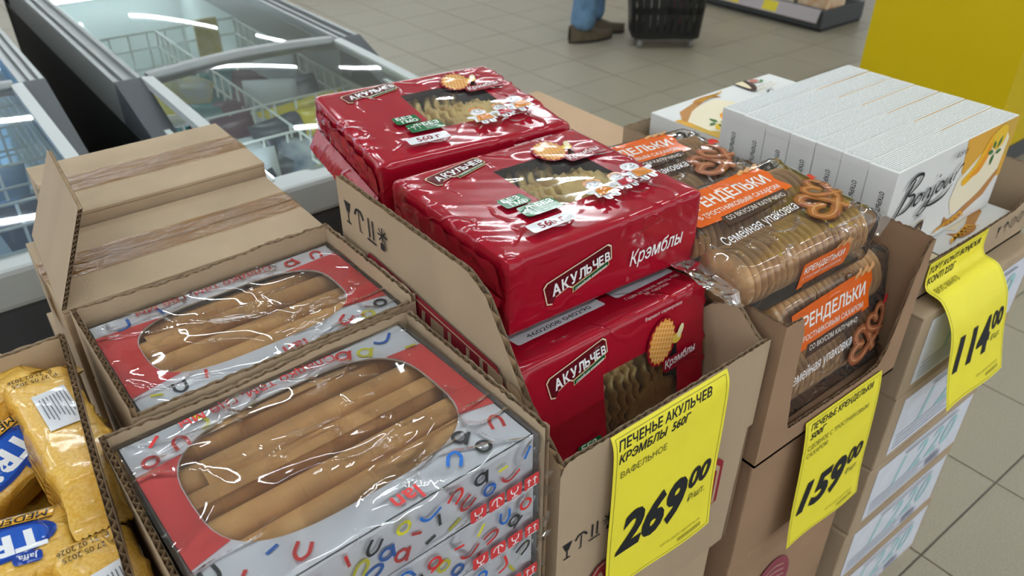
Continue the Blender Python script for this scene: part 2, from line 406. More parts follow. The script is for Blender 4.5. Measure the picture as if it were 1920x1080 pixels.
    for xx in (bx0+.004, bx1-.004, (bx0+bx1)/2):
        for a in range(26): Y = y0+.12+a*.055; mb.tube([P(xx, Y, .20), P(xx, Y, .69)], r, 5)
        for zz in (.22, .28, .34, .40, .46, .52, .58, .64, .69): mb.tube([P(xx, y0+.12, zz), P(xx, y0+1.5, zz)], r, 5)
    mb.build('wire_baskets', WIRE, f, True)
    return f
fzr = freezer('grey chest freezer with curved glass lid beside the red cookie cartons', .375, 1.0, 3.4, 1, .062, 1.95, LED)
fzl = freezer('grey chest freezer with blue-lit interior at the left edge', -.46, .258, 3.9, 1, .052, 2.08, LEDB)
# yellow information card inside the right-hand freezer
card = tag(MB().box(-.035, .035, -.006, .006, 0, .20).build('price_card', mat('yellow_card', '#c9b02a', .6, col2='#d8c98a', vscale=40), loc=(.79, 2.55, .55)), 'yellow card standing inside the right freezer behind the wire basket', 'card')
# bags of frozen food
def bag(w, l, h, col, loc, rot, label, group, seed, col2=None):
    def fn(s, t):
        x, y = (s-.5), (t-.5); e = max(0, (1-(2*abs(x))**4))*max(0, (1-(2*abs(y))**6)); e = e**.6
        return x*w, y*l, e
    v, q = grid(12, 10, fn); n = len(v); V = [(x, y, e*h/2+nz((x*25, y*25, 1), seed)*.006*e) for x, y, e in v]+[(x, y, -e*h/2+nz((x*25, y*25, 9), seed)*.006*e) for x, y, e in v]
    o = link('frozen_food_bag', V, q+[tuple(a+n for a in f[::-1]) for f in q], mat('bag_'+col.strip('#'), col, .25, col2=col2 or None, vscale=14, bump=.3, bscale=40), None, True, loc=loc, rot=rot)
    return tag(o, label, 'frozen food', group)
rb = random.Random(3)
GRP = 'bags of frozen food in the right freezer'
cols = [('#20405e', 'dark blue'), ('#c9b411', 'yellow'), ('#c5ccd2', 'silver'), ('#8d4a3f', 'rust red'), ('#1f6b6f', 'teal'), ('#3a4552', 'slate'), ('#d6cf77', 'pale yellow'), ('#5b3b4e', 'plum')]
def bags(xs, ys, zz, pal, grp, where):
    k = 0
    for j, y in enumerate(ys):
        for i, x in enumerate(xs):
            c = pal[(i*3+j*5+k) % len(pal)]; k += 1
            bag(.17, .24, .07, c[0], (x+rb.uniform(-.02, .02), y+rb.uniform(-.02, .02), zz+rb.uniform(0, .07)+.05), (rb.uniform(.5, 1.1), rb.uniform(-.2, .2), rb.uniform(-.4, .4)), 'frozen food bag in %s' % where, grp, k, '#b9bfc4' if k % 3 else None)
YEL = ('#d8c516', 'yellow')
for j, y in enumerate((1.38, 1.50, 1.62, 1.74, 1.88, 2.04, 2.24)):
    for i, x in enumerate((.515, .60, .69, .78, .86)):
        c = YEL if (i >= 3 and j < 5) or (i == 2 and j < 2) else cols[(i*3+j*5) % len(cols)]
        bag(.15, .22, .07, c[0], (x+rb.uniform(-.015, .015), y+rb.uniform(-.02, .02), .545+rb.uniform(0, .06)), (rb.uniform(.6, 1.2), rb.uniform(-.2, .2), rb.uniform(-.4, .4)), '%s frozen food bag in the wire baskets of the right freezer' % c[1], GRP, i*9+j, '#b9bfc4' if (i*2+j) % 5 == 0 else None)
for j, y in enumerate((1.42, 1.62, 1.82, 2.05)):
    for i, x in enumerate((-.12, -.02, .08)):
        c = (('#35506e', 'dark blue'), ('#7fa6c9', 'light blue'), ('#b5c7d8', 'pale'), ('#2f6fae', 'bright blue'))[(i+j) % 4]
        bag(.15, .22, .07, c[0], (x+rb.uniform(-.015, .015), y, .50+rb.uniform(0, .07)), (rb.uniform(.6, 1.2), rb.uniform(-.2, .2), rb.uniform(-.4, .4)), '%s frozen food bag in the blue-lit left freezer' % c[1], 'bags of frozen food in the left freezer', 80+i*9+j)
# ------------------------------------------------------------------ background: column, shelf, shopper, basket, pallets
YC = mat('yellow_column', '#cfb300', .45, spec=.3)
col = thing('yellow_column', 'tall yellow clad column behind the white dessert boxes', 'column', tuple(ray_z(1838, 330, 0)))
MB().box(0, .8, 0, .004, .08, 3.5).build('cladding_panel', YC, col); MB().box(-.004, 0, 0, .62, .08, 3.5).build('cladding_panel', YC, col)
MB().box(.0, .8, .004, .62, 0, 3.5).build('core', mat('column_core', '#b9a900', .6), col); MB().box(-.006, .806, -.006, .626, 0, .08).build('skirting', DGREY, col)
sh = thing('gondola_shelf', 'dark grey gondola shelf base with lilac price rail at the back', 'shelf', (4.58, 2.78, 0))
MB().box(0, .45, 0, 2.6, .02, .13).build('base', DGREY, sh, bevel=.004); MB().box(.02, .45, .01, 2.6, 0, .02).build('foot', BLACK, sh)
MB().box(.40, .46, 0, 2.6, .13, 1.8).build('back_panel', LGREY, sh)
MB().add([(-.03, .02, .06), (-.03, 2.6, .06), (0, 2.6, .135), (0, .02, .135), (-.025, .02, .055), (-.025, 2.6, .055)], [(0, 3, 2, 1), (0, 1, 5, 4)]).build('price_rail', mat('lilac_rail', '#b3a9ae', .4), sh)
for k in range(6):
    y = .38+k*.30
    t = MB().box(-.002, .0, -.055, .055, .012, .075).build('shelf_price_tag', mat('tag_yellow', '#e4cf2e', .6), loc=(4.58-.031, 2.78+y, .055), rot=(0, radians(22), 0))
    tag(t, 'small yellow price tag on the rail of the far grey shelf', 'price tag', 'yellow tags on the far shelf rail')
for k in range(9):
    y = .12+k*.24
    o = MB().box(0, .2, -.105, .105, 0, .26).build('food_carton', mat('shelf_carton_%d' % (k % 3), ('#c98a4e', '#d8d0c4', '#b5633f')[k % 3], .5, col2='#e6d7c0', vscale=16), loc=(4.62, 2.78+y, .13), bevel=.003)
    tag(o, '%s food carton standing on the far grey gondola shelf' % ('orange', 'pale', 'rust')[k % 3], 'carton', 'cartons on the far shelf')
# shopper (only the lower legs are in the frame)
JEAN = mat('denim', '#5f7f9e', .9, var=.25, vscale=18, bump=.4, bscale=60); SHOE = mat('brown_shoe', '#584a38', .7, var=.2); SKIN = mat('skin', '#c79b7f', .6); COAT = mat('dark_jacket', '#3b3f45', .9)
def skin(name, pts, edges, rad, m, parent, root=0, sub=2):
    me = bpy.data.meshes.new(name); me.from_pydata(pts, edges, []); me.materials.append(m); o = linkme(name, me, parent)
    s = o.modifiers.new('s', 'SKIN'); L = me.skin_vertices[0].data
    for k, r in enumerate(rad): L[k].radius = (r, r) if not isinstance(r, tuple) else r
    L[root].use_root = True; s.use_smooth_shade = True
    u = o.modifiers.new('u', 'SUBSURF'); u.levels = sub; u.render_levels = sub; return o
per = thing('person', 'person in blue jeans and brown shoes standing next to the black basket', 'person', (3.44, 3.58, 0), (0, 0, radians(48)))
# body axis: faces -y local
pts = [(0, 0, .95), (0, .01, 1.15), (0, .02, 1.38), (0, 0, 1.5), (0, -.01, 1.58), (0, -.015, 1.7), (.16, .02, 1.40), (.22, .03, 1.15), (.22, -.06, .92), (.22, -.09, .84), (-.16, .02, 1.40), (-.22, .03, 1.15), (-.22, -.06, .92), (-.22, -.09, .84)]
ed = [(0, 1), (1, 2), (2, 3), (3, 4), (4, 5), (2, 6), (6, 7), (7, 8), (8, 9), (2, 10), (10, 11), (11, 12), (12, 13)]
for sd, b in ((.22, 9), (-.22, 13)):
    for q, (dx, dl) in enumerate(((-.025, .07), (-.008, .085), (.009, .08), (.025, .065))):
        n = len(pts); pts += [(sd+dx, -.10, .80), (sd+dx, -.085, .80-dl*.6), (sd+dx, -.07, .80-dl)]; ed += [(b, n), (n, n+1), (n+1, n+2)]
    n = len(pts); s = -1 if sd > 0 else 1; pts += [(sd+s*.035, -.11, .82), (sd+s*.045, -.115, .775)]; ed += [(b, n), (n, n+1)]
rad = [(.15, .10), (.15, .10), (.15, .10), .05, (.07, .085), (.075, .09), .055, .045, .032, (.035, .018), .055, .045, .032, (.035, .018)]+[.010, .009, .008]*4+[.011, .010]+[.010, .009, .008]*4+[.011, .010]
body = skin('body', pts, ed, rad, COAT, per)
hd = MB(); v, q = grid(16, 12, lambda s, t: (.078*sin(pi*t)*cos(2*pi*s), -.01-.095*sin(pi*t)*sin(2*pi*s), 1.66-.115*cos(pi*t))); hd.add(v, q)
hd.box(-.012, .012, -.125, -.095, 1.635, 1.67); hd.box(-.09, -.07, -.03, .0, 1.64, 1.69); hd.box(.07, .09, -.03, .0, 1.64, 1.69); hd.build('head', SKIN, per, True)
v, q = grid(16, 8, lambda s, t: (.084*sin(pi*t*.55)*cos(2*pi*s), .004-.1*sin(pi*t*.55)*sin(2*pi*s), 1.68+.105*cos(pi*t*.55))); link('hair', v, q, mat('hair', '#3a2f28', .8), per, True)
skin('jeans', [(0, 0, .98), (.09, 0, .86), (.12, -.02, .50), (.12, .02, .24), (.125, .03, .06), (-.09, 0, .86), (-.11, .04, .50), (-.11, .08, .24), (-.115, .09, .06)], [(0, 1), (1, 2), (2, 3), (3, 4), (0, 5), (5, 6), (6, 7), (7, 8)], [(.15, .11), .10, .075, .075, .085, .10, .075, .075, .085], JEAN, per)
for x, y, a in ((.125, .03, -.15), (-.115, .09, .5)):
    def shoe(s, t):
        L = .29; u = s*L-.085; w = .048*(sin(pi*min(1, max(0, (s*.94+.03))))**.5); hh = (.10-.055*min(1, max(0, (s-.2)/.5))) * (1 if s > .02 else .9)
        an = pi*t; return Vector((w*cos(an), -u, max(0, hh*(sin(an)**.7))))
    v, q = grid(18, 10, shoe); R = Matrix.Rotation(a, 4, 'Z'); v = [R @ p+Vector((x, y, .012)) for p in v]
    s_ = link('shoe', v, q, SHOE, per, True)
    v2 = [R @ Vector((.05*cos(t)*(1.0), -.06-.148*sin(t), 0))+Vector((x, y, 0)) for t in [2*pi*k/20 for k in range(20)]]
    MB().prism([(p.x, p.y) for p in v2], 0, .016).build('sole', mat('sole', '#2e2a26', .8), s_)
# basket: slatted tapered tub
bk = thing('shopping_basket', 'black slatted plastic shopping basket on the floor beside the person', 'basket', (3.66, 3.24, 0), (0, 0, radians(-38)))
BP = mat('basket_black', '#141416', .35)
def ring(z, k=1.0): return [(x*k, y*k, z) for x, y in rrect(-.24, .24, -.17, .17, .07, 5)]
def tap(z): return .80+.35*z
mb = MB()
for z, nm in ((.06, 'lower_ring'), (.42, 'rim')):
    R = ring(z, tap(z)); R2 = ring(z+.035, tap(z+.035)); n = len(R); MB().add(R+R2, [(k, (k+1) % n, n+(k+1) % n, n+k) for k in range(n)]).build(nm, BP, bk)
R = ring(.06, tap(.06)); MB().add(R, [tuple(range(len(R)))]).build('tub_base', BP, bk)
R = ring(0); n = len(R); rq = random.Random(5)
for k in range(n):
    a, b = Vector(R[k]), Vector(R[(k+1) % n]); cnt = max(1, int((b-a).length/.045))
    for c in range(cnt):
        p0, p1 = a.lerp(b, (c+.05)/cnt), a.lerp(b, (c+.90)/cnt)
        MB().quad(p0*tap(.09)+Vector((0, 0, .09)), p1*tap(.09)+Vector((0, 0, .09)), p1*tap(.42)+Vector((0, 0, .42)), p0*tap(.42)+Vector((0, 0, .42))).build('slat', BP, bk)
MB().add(ring(.20, tap(.20))+ring(.24, tap(.24)), [(k, (k+1) % n, n+(k+1) % n, n+k) for k in range(n)]).build('band', BP, bk)
MB().tube([(-.25, 0, .45), (-.25, 0, .62), (.25, 0, .62), (.25, 0, .45)], .012, 8).build('handle', BP, bk)
for x in (-.15, .15):
    for y in (-.09, .09): MB().tube([(x-.01, y, .028), (x+.01, y, .028)], .028, 12).build('wheel', mat('wheel', '#8a8a88', .5), bk)
for k, (x, y, c, nm) in enumerate(((-.08, .02, '#c8c8c4', 'pale'), (.07, -.02, '#b06a86', 'pink'), (.0, .07, '#9fb0b8', 'grey blue'))):
    o = bag(.16, .2, .08, c, bk.matrix_world @ Vector((3.66+x, 3.24+y, .20)), (1.2, 0, k*.9), '%s packet lying inside the black shopping basket' % nm, None, 200+k)
WOOD = mat('pallet_wood', '#b48d5f', .85, var=.25, vscale=14, stretch=(1, .12, 1), bump=.4, bscale=40)
def pallet(label, x, y, w=.80, l=1.2, rz=0):
    p = thing('wooden_pallet', label, 'pallet', (x, y, 0), (0, 0, rz), 'wooden pallets')
    for i in range(3): MB().box(i*(w-.1)/2, i*(w-.1)/2+.1, 0, l, 0, .022).build('bottom_board', WOOD, p)
    for i in range(3):
        for j in range(3): MB().box(i*(w-.1)/2, i*(w-.1)/2+.1, j*(l-.14)/2, j*(l-.14)/2+.14, .022, .098).build('block', WOOD, p)
    for j in range(3): MB().box(0, w, j*(l-.14)/2, j*(l-.14)/2+.14, .098, .118).build('stringer_board', WOOD, p)
    for i in range(5): MB().box(i*(w-.12)/4, i*(w-.12)/4+.12, 0, l, .118, .14).build('deck_board', WOOD, p)
    return p
pallet('wooden pallet under the wafer and red cookie stacks', -.30, .36, .90, .86)
pallet('wooden pallet under the stack of labelled dessert cartons', .62, .38, .60, .86)
q = ray_z(600, -30, 0); pallet('wooden pallet lying on the far floor past the freezer', q.x-.3, q.y, .8, 1.2)
# ------------------------------------------------------------------ closed cartons
TAPE = film_mat('clear_tape', '#ead9bc', haze=.0, bump=.8, bscale=45, rough=.10, gain=.55, stretch=(.6, 2, 1))
def carton(label, x0, x1, y0, y1, z0, z1, m=CARD, tape='x', group=None, rz=0, name='cardboard_box', seam=.002):
    cx, cy = (x0+x1)/2, (y0+y1)/2; a, b, h = (x1-x0)/2, (y1-y0)/2, z1-z0
    t = thing(name, label, 'box', (cx, cy, z0), (0, 0, rz), group)
    mb = MB(); mb.box(-a, a, -b, b, 0, h-.004); mb.build('body', m, t, bevel=.0025)
    if tape == 'x':
        MB().box(-a, a, -b, -seam/2, h-.004, h).build('top_flap', m, t, bevel=.001); MB().box(-a, a, seam/2, b, h-.004, h).build('top_flap', m, t, bevel=.001)
        v, q = grid(40, 2, lambda s, u: (-a-.001+(2*a+.002)*s, -.024+.048*u, h+.0008+.0006*abs(nz((s*22, u*3, 0), x0*50)))); link('tape', v, q, TAPE, t)
        MB().quad((-a-.001, -.024, h), (-a-.001, .024, h), (-a-.001, .024, h-.05), (-a-.001, -.024, h-.05)).build('tape_end', TAPE, t); MB().quad((a+.001, -.024, h), (a+.001, .024, h), (a+.001, .024, h-.05), (a+.001, -.024, h-.05)).build('tape_end', TAPE, t)
    else:
        MB().box(-a, -seam/2, -b, b, h-.004, h).build('top_flap', m, t, bevel=.001); MB().box(seam/2, a, -b, b, h-.004, h).build('top_flap', m, t, bevel=.001)
    return t
cA = carton('plain taped cardboard box with one side flap raised, behind the wafer trays', .043, .308, .728, .885, .80, .988)
corr('side_flap', cA, (0, 0, 0), (1, 0, 0), (0, 1, 0), .1, .1).name = 'flap_tmp'
bpy.data.objects.remove(bpy.data.objects['flap_tmp'])
# raised flap: fluted board built in its own frame, then mapped on its four corners
F0, F1, F2, F3 = Vector((.043, .728, .988)), Vector((.052, .895, .990)), Vector((.094, .908, 1.072)), Vector((.086, .750, 1.072))
org = Vector(((.043+.308)/2, (.728+.885)/2, .80)); nn = (F1-F0).cross(F3-F0).normalized()
mb = MB(); K = 40
def fp(s, t): return F0.lerp(F1, s).lerp(F3.lerp(F2, s), t)-org
for off in (0, .004):
    v, q = grid(K, 1, lambda s, t: fp(s, t)+nn*off); mb.add(v, q, 0)
v, q = grid(1, K, lambda s, t: fp(0, t)+nn*(.0005 if int(round(t*K)) % 2 else .0035) if s < .5 else fp(1, t)+nn*(.0005 if int(round(t*K)) % 2 else .0035)); mb.add(v, q, 1)
mb.build('raised_flap', [CARD, CARDF], cA)
cB = carton('plain taped cardboard box farthest back, in front of the freezer', .080, .312, .890, 1.050, .80, 1.003)
carton('closed cardboard box under the plain taped boxes', .045, .315, .72, 1.06, .47, .80, tape=None)
carton('lowest closed cardboard box under the plain taped boxes', .045, .315, .72, 1.06, .14, .47, tape=None)
carton('closed cardboard box under the wafer trays', .03, .308, .345, .715, .42, .70, tape=None)
carton('lowest closed cardboard box under the wafer trays', .03, .308, .345, .715, .14, .42, tape=None)
carton('closed cardboard box right under the open red cookie carton', .312, .572, .350, .70, .40, .645)
carton('lowest closed cardboard box under the red cookie carton', .312, .572, .350, .70, .14, .40, tape=None)
carton('brown cardboard box right under the open pretzel cookie carton', .610, .878, .340, .66, .565, .755, CARDD)
kb2 = carton('brown cardboard box with dark red stamp, below the pretzel cartons', .612, .876, .342, .66, .36, .565, CARDD)
carton('lowest brown cardboard box below the pretzel cookie cartons', .612, .876, .342, .66, .14, .36, CARDD, tape=None)
carton('large light brown cardboard box behind the pretzel cookie carton', .64, 1.010, .862, 1.212, .14, .85, mat('cardboard_light', '#bf9f80', .85, var=.06, vscale=8), tape=None)
P_ = Print(front_surf(-.160), h0=.0008)
P_.poly(ell(-.02, .07, .046, .062, 30), '#8e3f4c')
for k in range(6): P_.stroke([(-.055+.004*abs(k-2.5), .035+k*.014), (-.02, .045+k*.014), (.015-.004*abs(k-2.5), .036+k*.014)], .003, '#b98f7e')
P_.build('red_stamp', kb2)
# ------------------------------------------------------------------ wafer packs
WHITE = mat('white_carton', '#e3e5ea', .45, spec=.4); WROLL = mat('wafer', '#d6a769', .75, var=.16, vscale=30, stretch=(.3, 1, 1), bump=.25, bscale=120)
def wafer_material():
    m = WROLL; nt = m.node_tree; b = nt.nodes['Principled BSDF']; bp = [n for n in nt.nodes if n.type == 'BUMP'][0]
    t = nt.nodes.new('ShaderNodeTexCoord'); w = nt.nodes.new('ShaderNodeTexWave'); w.wave_type = 'BANDS'; w.bands_direction = 'X'
    w.inputs['Scale'].default_value = 17; w.inputs['Distortion'].default_value = 1.5; w.inputs['Detail'].default_value = 1
    nt.links.new(t.outputs['Object'], w.inputs['Vector']); r = nt.nodes.new('ShaderNodeValToRGB'); r.color_ramp.elements[0].position = .9; r.color_ramp.elements[1].position = 1.0
    nt.links.new(w.outputs[0], r.inputs[0]); b2 = nt.nodes.new('ShaderNodeBump'); b2.inputs['Strength'].default_value = .35; b2.inputs['Distance'].default_value = .0008
    nt.links.new(r.outputs[0], b2.inputs['Height']); nt.links.new(bp.outputs[0], b2.inputs['Normal']); nt.links.new(b2.outputs[0], b.inputs['Normal'])
wafer_material()
GREYIN = mat('carton_inside', '#8d8a86', .9)
WF = film_mat('wrap_film', '#fdfdfd', haze=.025, bump=.25, bscale=8, rough=.03, gain=1.0, bdist=.010, stretch=(.6, 1.4, 1), crease=10)
WL, WD, WH = .252, .190, .0535
def win(n=48, k=1.0):
    out = []
    for i in range(n):
        t = 2*pi*i/n; e = .62; c, s = cos(t), sin(t)
        out.append((.103*k*math.copysign(abs(c)**e, c), .006+.072*k*math.copysign(abs(s)**e, s)))
    return out
def roll_mesh(seed, L=.222, r=.0142):
    mb = MB(); n = 46; m = 14; turns = 2.1; V = []
    for j in range(m+1):
        x = -L/2+L*j/m
        for i in range(n+1):
            t = i/n; a = turns*2*pi*t+seed; rr = (r*(.66+.34*t))*(1+.03*nz((x*14, a*.4, seed), seed)); V.append((x, rr*cos(a), rr*sin(a)*.95))
    F = [(j*(n+1)+i, j*(n+1)+i+1, (j+1)*(n+1)+i+1, (j+1)*(n+1)+i) for j in range(m) for i in range(n)]
    me = bpy.data.meshes.new('wafer_roll'); me.from_pydata(V, [], F); me.materials.append(WROLL); me.polygons.foreach_set('use_smooth', [True]*len(F)); me.update(); return me
ROLLS = [roll_mesh(s) for s in (1, 2, 3, 4)]
CFT = ['#d5322f', '#1f69c0', '#d9d22b', '#2b2b2e']
def confetti(pr, spots, size, seed, rotoff=0):
    r = random.Random(seed)
    for k, (x, y) in enumerate(spots):
        c = CFT[(k*7+seed) % 4 if k % 5 else 0]; g = ('n', 'o', '|', 'a', 'j', 'u', '-')[(k*3+seed) % 7]; a = r.uniform(-.9, .9)+rotoff; w = size*.17
        def T(u, v): return (x+size*(u*cos(a)-v*sin(a)), y+size*(u*sin(a)+v*cos(a)))
        if g == 'n': pr.stroke([T(-.28, -.45), T(-.28, .15), T(0, .42), T(.28, .15), T(.28, -.45)], w, c)
        elif g == 'u': pr.stroke([T(-.28, .45), T(-.28, -.15), T(0, -.42), T(.28, -.15), T(.28, .45)], w, c)
        elif g in 'oa':
            pr.stroke([T(.33*cos(q), .33*sin(q)) for q in [2*pi*i/10 for i in range(11)]], w, c)
            if g == 'a': pr.stroke([T(.36, .4), T(.36, -.45)], w, c, False)
        elif g == '|': pr.stroke([T(0, -.4), T(0, .4)], w, c, False)
        elif g == '-': pr.stroke([T(-.3, 0), T(.3, 0)], w, c, False)
        else: pr.stroke([T(.3, .5), T(.3, -.2), T(.0, -.45), T(-.35, -.45)], w, c)
def wafer_pack(label, loc, rz, seed, full=True, name='wafer_roll_pack'):
    p = thing(name, label, 'wafers', loc, (0, 0, rz), 'packs of wafer rolls'); a, b, h = WL/2, WD/2, WH
    r = random.Random(seed)
    # carton: walls, floor, top panel with window
    mb = MB(); t = .0012
    mb.box(-a, a, -b, b, 0, t); mb.box(-a, a, -b, -b+t, t, h); mb.box(-a, a, b-t, b, t, h); mb.box(-a, -a+t, -b+t, b-t, t, h); mb.box(a-t, a, -b+t, b-t, t, h)
    mb.build('carton', WHITE, p)
    if full: MB().box(-a+.003, a-.003, -b+.003, b-.003, t, t+.001).build('carton_lining', GREYIN, p)
    O = rrect(-a, a, -b, b, .002, 11)   # 48 points
    I = win(48) if full else [(x*.001, y*.001) for x, y in win(48)]
    def ang(p): return atan2(p[1]-.010, p[0])
    # match outer to inner by casting rays from the window centre
    OO = []
    for q in I:
        d = Vector((q[0], q[1]-.010)); d.normalize(); kx = (a if d.x > 0 else -a)/d.x if abs(d.x) > 1e-6 else 9; ky = ((b-.010) if d.y > 0 else (-b-.010))/d.y if abs(d.y) > 1e-6 else 9
        k = min(kx, ky); OO.append((d.x*k, .010+d.y*k))
    for cx, cy in ((a, b), (-a, b), (-a, -b), (a, -b)):
        j = min(range(48), key=lambda q: (OO[q][0]-cx)**2+(OO[q][1]-cy)**2); OO[j] = (cx, cy)
    v = [(x, y, h) for x, y in OO]+[(x, y, h) for x, y in I]+[(x, y, h-.0015) for x, y in I]
    f = [(k, (k+1) % 48, 48+(k+1) % 48, 48+k) for k in range(48)]+[(48+k, 48+(k+1) % 48, 96+(k+1) % 48, 96+k) for k in range(48)]
    link('top_panel', v, f, WHITE, p)
    if full:
        n = int((WD-.012)/.0285)
        for k in range(n):
            y = -b+.020+k*(WD-.040)/(n-1)
            linkme('wafer_roll', ROLLS[(k+seed) % 4], p, loc=(r.uniform(-.004, .004), y, .0345+.002*(k % 2)), rot=(r.uniform(0, 6), r.uniform(-.015, .015), r.uniform(-.02, .02)))
        for k in range(3):
            linkme('wafer_roll', ROLLS[(k+seed+1) % 4], p, loc=(r.uniform(-.004, .004), -.045+k*.034, .0152), rot=(r.uniform(0, 6), 0, 0))
        # broken leaf of wafer
        v, q = grid(16, 6, lambda s, u: (-.085+.09*s, .02+.026*u*(1-.35*s)+.004*nz((s*6, u*4, 0), seed), 0.0512-.008*(u-.4)**2*4+.001*nz((s*9, u*3, 1), seed)))
        link('wafer_leaf', v, q, WROLL, p, True)
    # print on the top panel
    pr = Print(top_surf(h))
    I = win(48)
    if full:
        for sg in (1, -1):
            edge = [q for q in I if q[0]*sg > .052 and abs(q[1]-.010) < .052]
            edge.sort(key=lambda q: q[1]); pts = [(sg*a*.995, -.048)]+[(q[0]+sg*.0008, q[1]) for q in edge]+[(sg*a*.995, .056)]
            pp = Print(top_surf(h)); pp.poly(pts, '#dc4a48'); pp.build('red_panel', p)
        sp = []; wx = max(q[0] for q in I); wc = sum(q[1] for q in I)/48; wy = max(q[1] for q in I)-wc
        for _ in range(900):
            x, y = r.uniform(-a+.009, a-.009), r.uniform(-b+.009, b-.009)
            if abs(x) < .060 or (abs(x)/(wx+.006))**3.2+(abs(y-wc)/(wy+.006))**3.2 < 1 or (abs(y-.004) < .058 and abs(x) > .06 and (y < .056 and y > -.054)): continue
            if all((x-u)**2+(y-v)**2 > .019**2 for u, v in sp): sp.append((x, y))
        confetti(pr, sp, .0165, seed)
        pr.text('lan', .026, -b+.014, .020, '#d5403f', rot=pi, bold=.02, align='L', spacing=1.05)
        pr.text('Сладко там, где мы', .055, b-.004, .0135, '#d5403f', rot=pi, bold=.012, width=.135)
    pr.build('printed_pattern', p)
    # front face print
    pr = Print(front_surf(-b)); sp = [(-a+.016+.0225*i+(.010 if j == 1 else 0)+r.uniform(-.002, .002), .0115+.0158*j+r.uniform(-.002, .002)) for j in range(3) for i in range(12)]
    sp = [q for q in sp if not (q[0] > .052 and q[1] < .022) and q[0] < a-.008]
    confetti(pr, sp, .0155, seed+2, -.35)
    for k in range(4):
        x = .060+k*.0175; pr.poly(rrect(x, x+.0155, .003, .017, .002, 3), '#cf3a3c')
        c = x+.00775
        if k in (0, 2): pr.stroke([(c-.0035, .014), (c-.003, .010), (c, .0085), (c+.003, .010), (c+.0035, .014)], .0012, '#f0e8e8'); pr.stroke([(c, .0085), (c, .005)], .0012, '#f0e8e8', False); pr.stroke([(c-.003, .005), (c+.003, .005)], .0012, '#f0e8e8', False)
        elif k == 1: pr.stroke([(c-.005, .010), (c-.003, .0135), (c, .0145), (c+.003, .0135), (c+.005, .010)], .0013, '#f0e8e8'); pr.stroke([(c, .014), (c, .0055), (c+.0025, .005)], .0011, '#f0e8e8', False)
        else:
            for d in (-.003, .003): pr.stroke([(c+d, .006), (c+d, .0135)], .0011, '#f0e8e8', False); pr.stroke([(c+d-.002, .0115), (c+d, .0140), (c+d+.002, .0115)], .001, '#f0e8e8', False)
            pr.stroke([(c-.005, .0045), (c+.005, .0045)], .001, '#f0e8e8', False)
    pr.build('front_print', p)
    # wrap film
    def ridged(x, y, s): q = nz((x, y, .3), s); return (1-abs(q)*2.2) if abs(q) < .45 else 0
    NU, NV = (64, 44) if full else (44, 8)
    if full:
        def fn(s, u):
            x = (s-.5)*2*(a+.004); y = (u-.5)*2*(b+.004); inside = max(0, 1-((x/.105)**4+((y-.01)/.07)**4))
            z = h+.0016+.0030*max(0, ridged(x*13+y*9, y*10-x*5, seed))**4+.0030*inside*(1+.5*nz((x*11, y*11, 2), seed))+.0003*nz((x*60, y*60, 1), seed)
            e = max(abs(x)/(a+.004), abs(y)/(b+.004)); 
            if e > .985: z -= .004
            return x, y, max(z, h+.0009)
        v, q = grid(NU, NV, fn); link('wrap_film', v, q, WF, p, True)
    v, q = grid(50, 8, lambda s, u: ((s-.5)*2*(a+.004), -b-.0022-.0016*abs(nz((s*14, u*4, 0), seed+3))-.0025*max(0, ridged(s*9+u*2, u*3, seed))**3, h*u+(.001 if u > .9 else 0))); link('front_film', v, q, WF, p, True)
    v, q = grid(8, 8, lambda s, u: (a+.003+.010*s*(.5+nz((s*5, u*7, 0), seed)), -b+WD*.0+.012*s-.004+.06*s*0, h*u*.9+.003)); 
    v, q = grid(14, 8, lambda s, u: (a+.0025+.004*abs(nz((s*9, u*5, 0), seed+5)), -b-.003+WD*.98*s, h*u)); link('end_film', v, q, WF, p, True)
    v, q = grid(6, 10, lambda s, u: (a+.003+.012*s*abs(sin(u*9+seed)), -b-.004-.006*s*cos(u*7), .006+h*.85*u)); link('film_seal', v, q, WF, p, False)
    return p
def wafer_tray(label, x0, x1, y0, y1, z0, ztop, seed, front):
    t = thing('wafer_tray', label, 'carton', ((x0+x1)/2, (y0+y1)/2, z0), (0, 0, radians(.8)), 'open trays of wafer packs')
    a, b = (x1-x0)/2, (y1-y0)/2; h = ztop-z0
    MB().box(-a, a, -b, b, 0, .004).build('base', CARD, t)
    corr('wall', t, (-a, b, 0), (1, 0, 0), (0, -1, 0), 2*a, lerp_prof([(0, h), (.02, h), (.1, h-.004), (.2, h+.001), (2*a, h)]), jag=.0012, seed=seed)
    corr('wall', t, (a, -b, 0), (0, 1, 0), (-1, 0, 0), 2*b, h, jag=.0014, seed=seed+1)
    corr('wall', t, (-a, -b, 0), (0, 1, 0), (1, 0, 0), 2*b, h+.002, jag=.0016, seed=seed+2)
    corr('wall', t, (-a, -b, 0), (1, 0, 0), (0, 1, 0), 2*a, front, jag=.001, seed=seed+3)
    return t
wafer_tray('open cardboard tray of wafer packs with low front, nearest the camera', .026, .300, .338, .540, .70, .985, 11, .035)
wafer_tray('open cardboard tray with one sunken wafer pack, in front of plain boxes', .050, .310, .546, .722, .915, .992, 21, .070)
carton('closed cardboard box right under the back wafer tray', .048, .306, .55, .715, .70, .915, tape=None)
PKZ = .7045
names = ['wafer roll pack bottommost in the front tray, mostly below the picture', 'wafer roll pack fourth from top of the front tray stack', 'wafer roll pack third from top of the front tray stack', 'wafer roll pack second from top of the front tray stack', 'wafer roll pack topmost of the front tray stack, rolls in full view']
for k in range(5): wafer_pack(names[k], (.1625+.001*(k % 2), .4385, PKZ+k*(WH+.0008)), radians(2.2 if k == 4 else 1.5), 3+k, k == 4)
WD_, WL_ = WD, WL
WD = .155; WL = .244
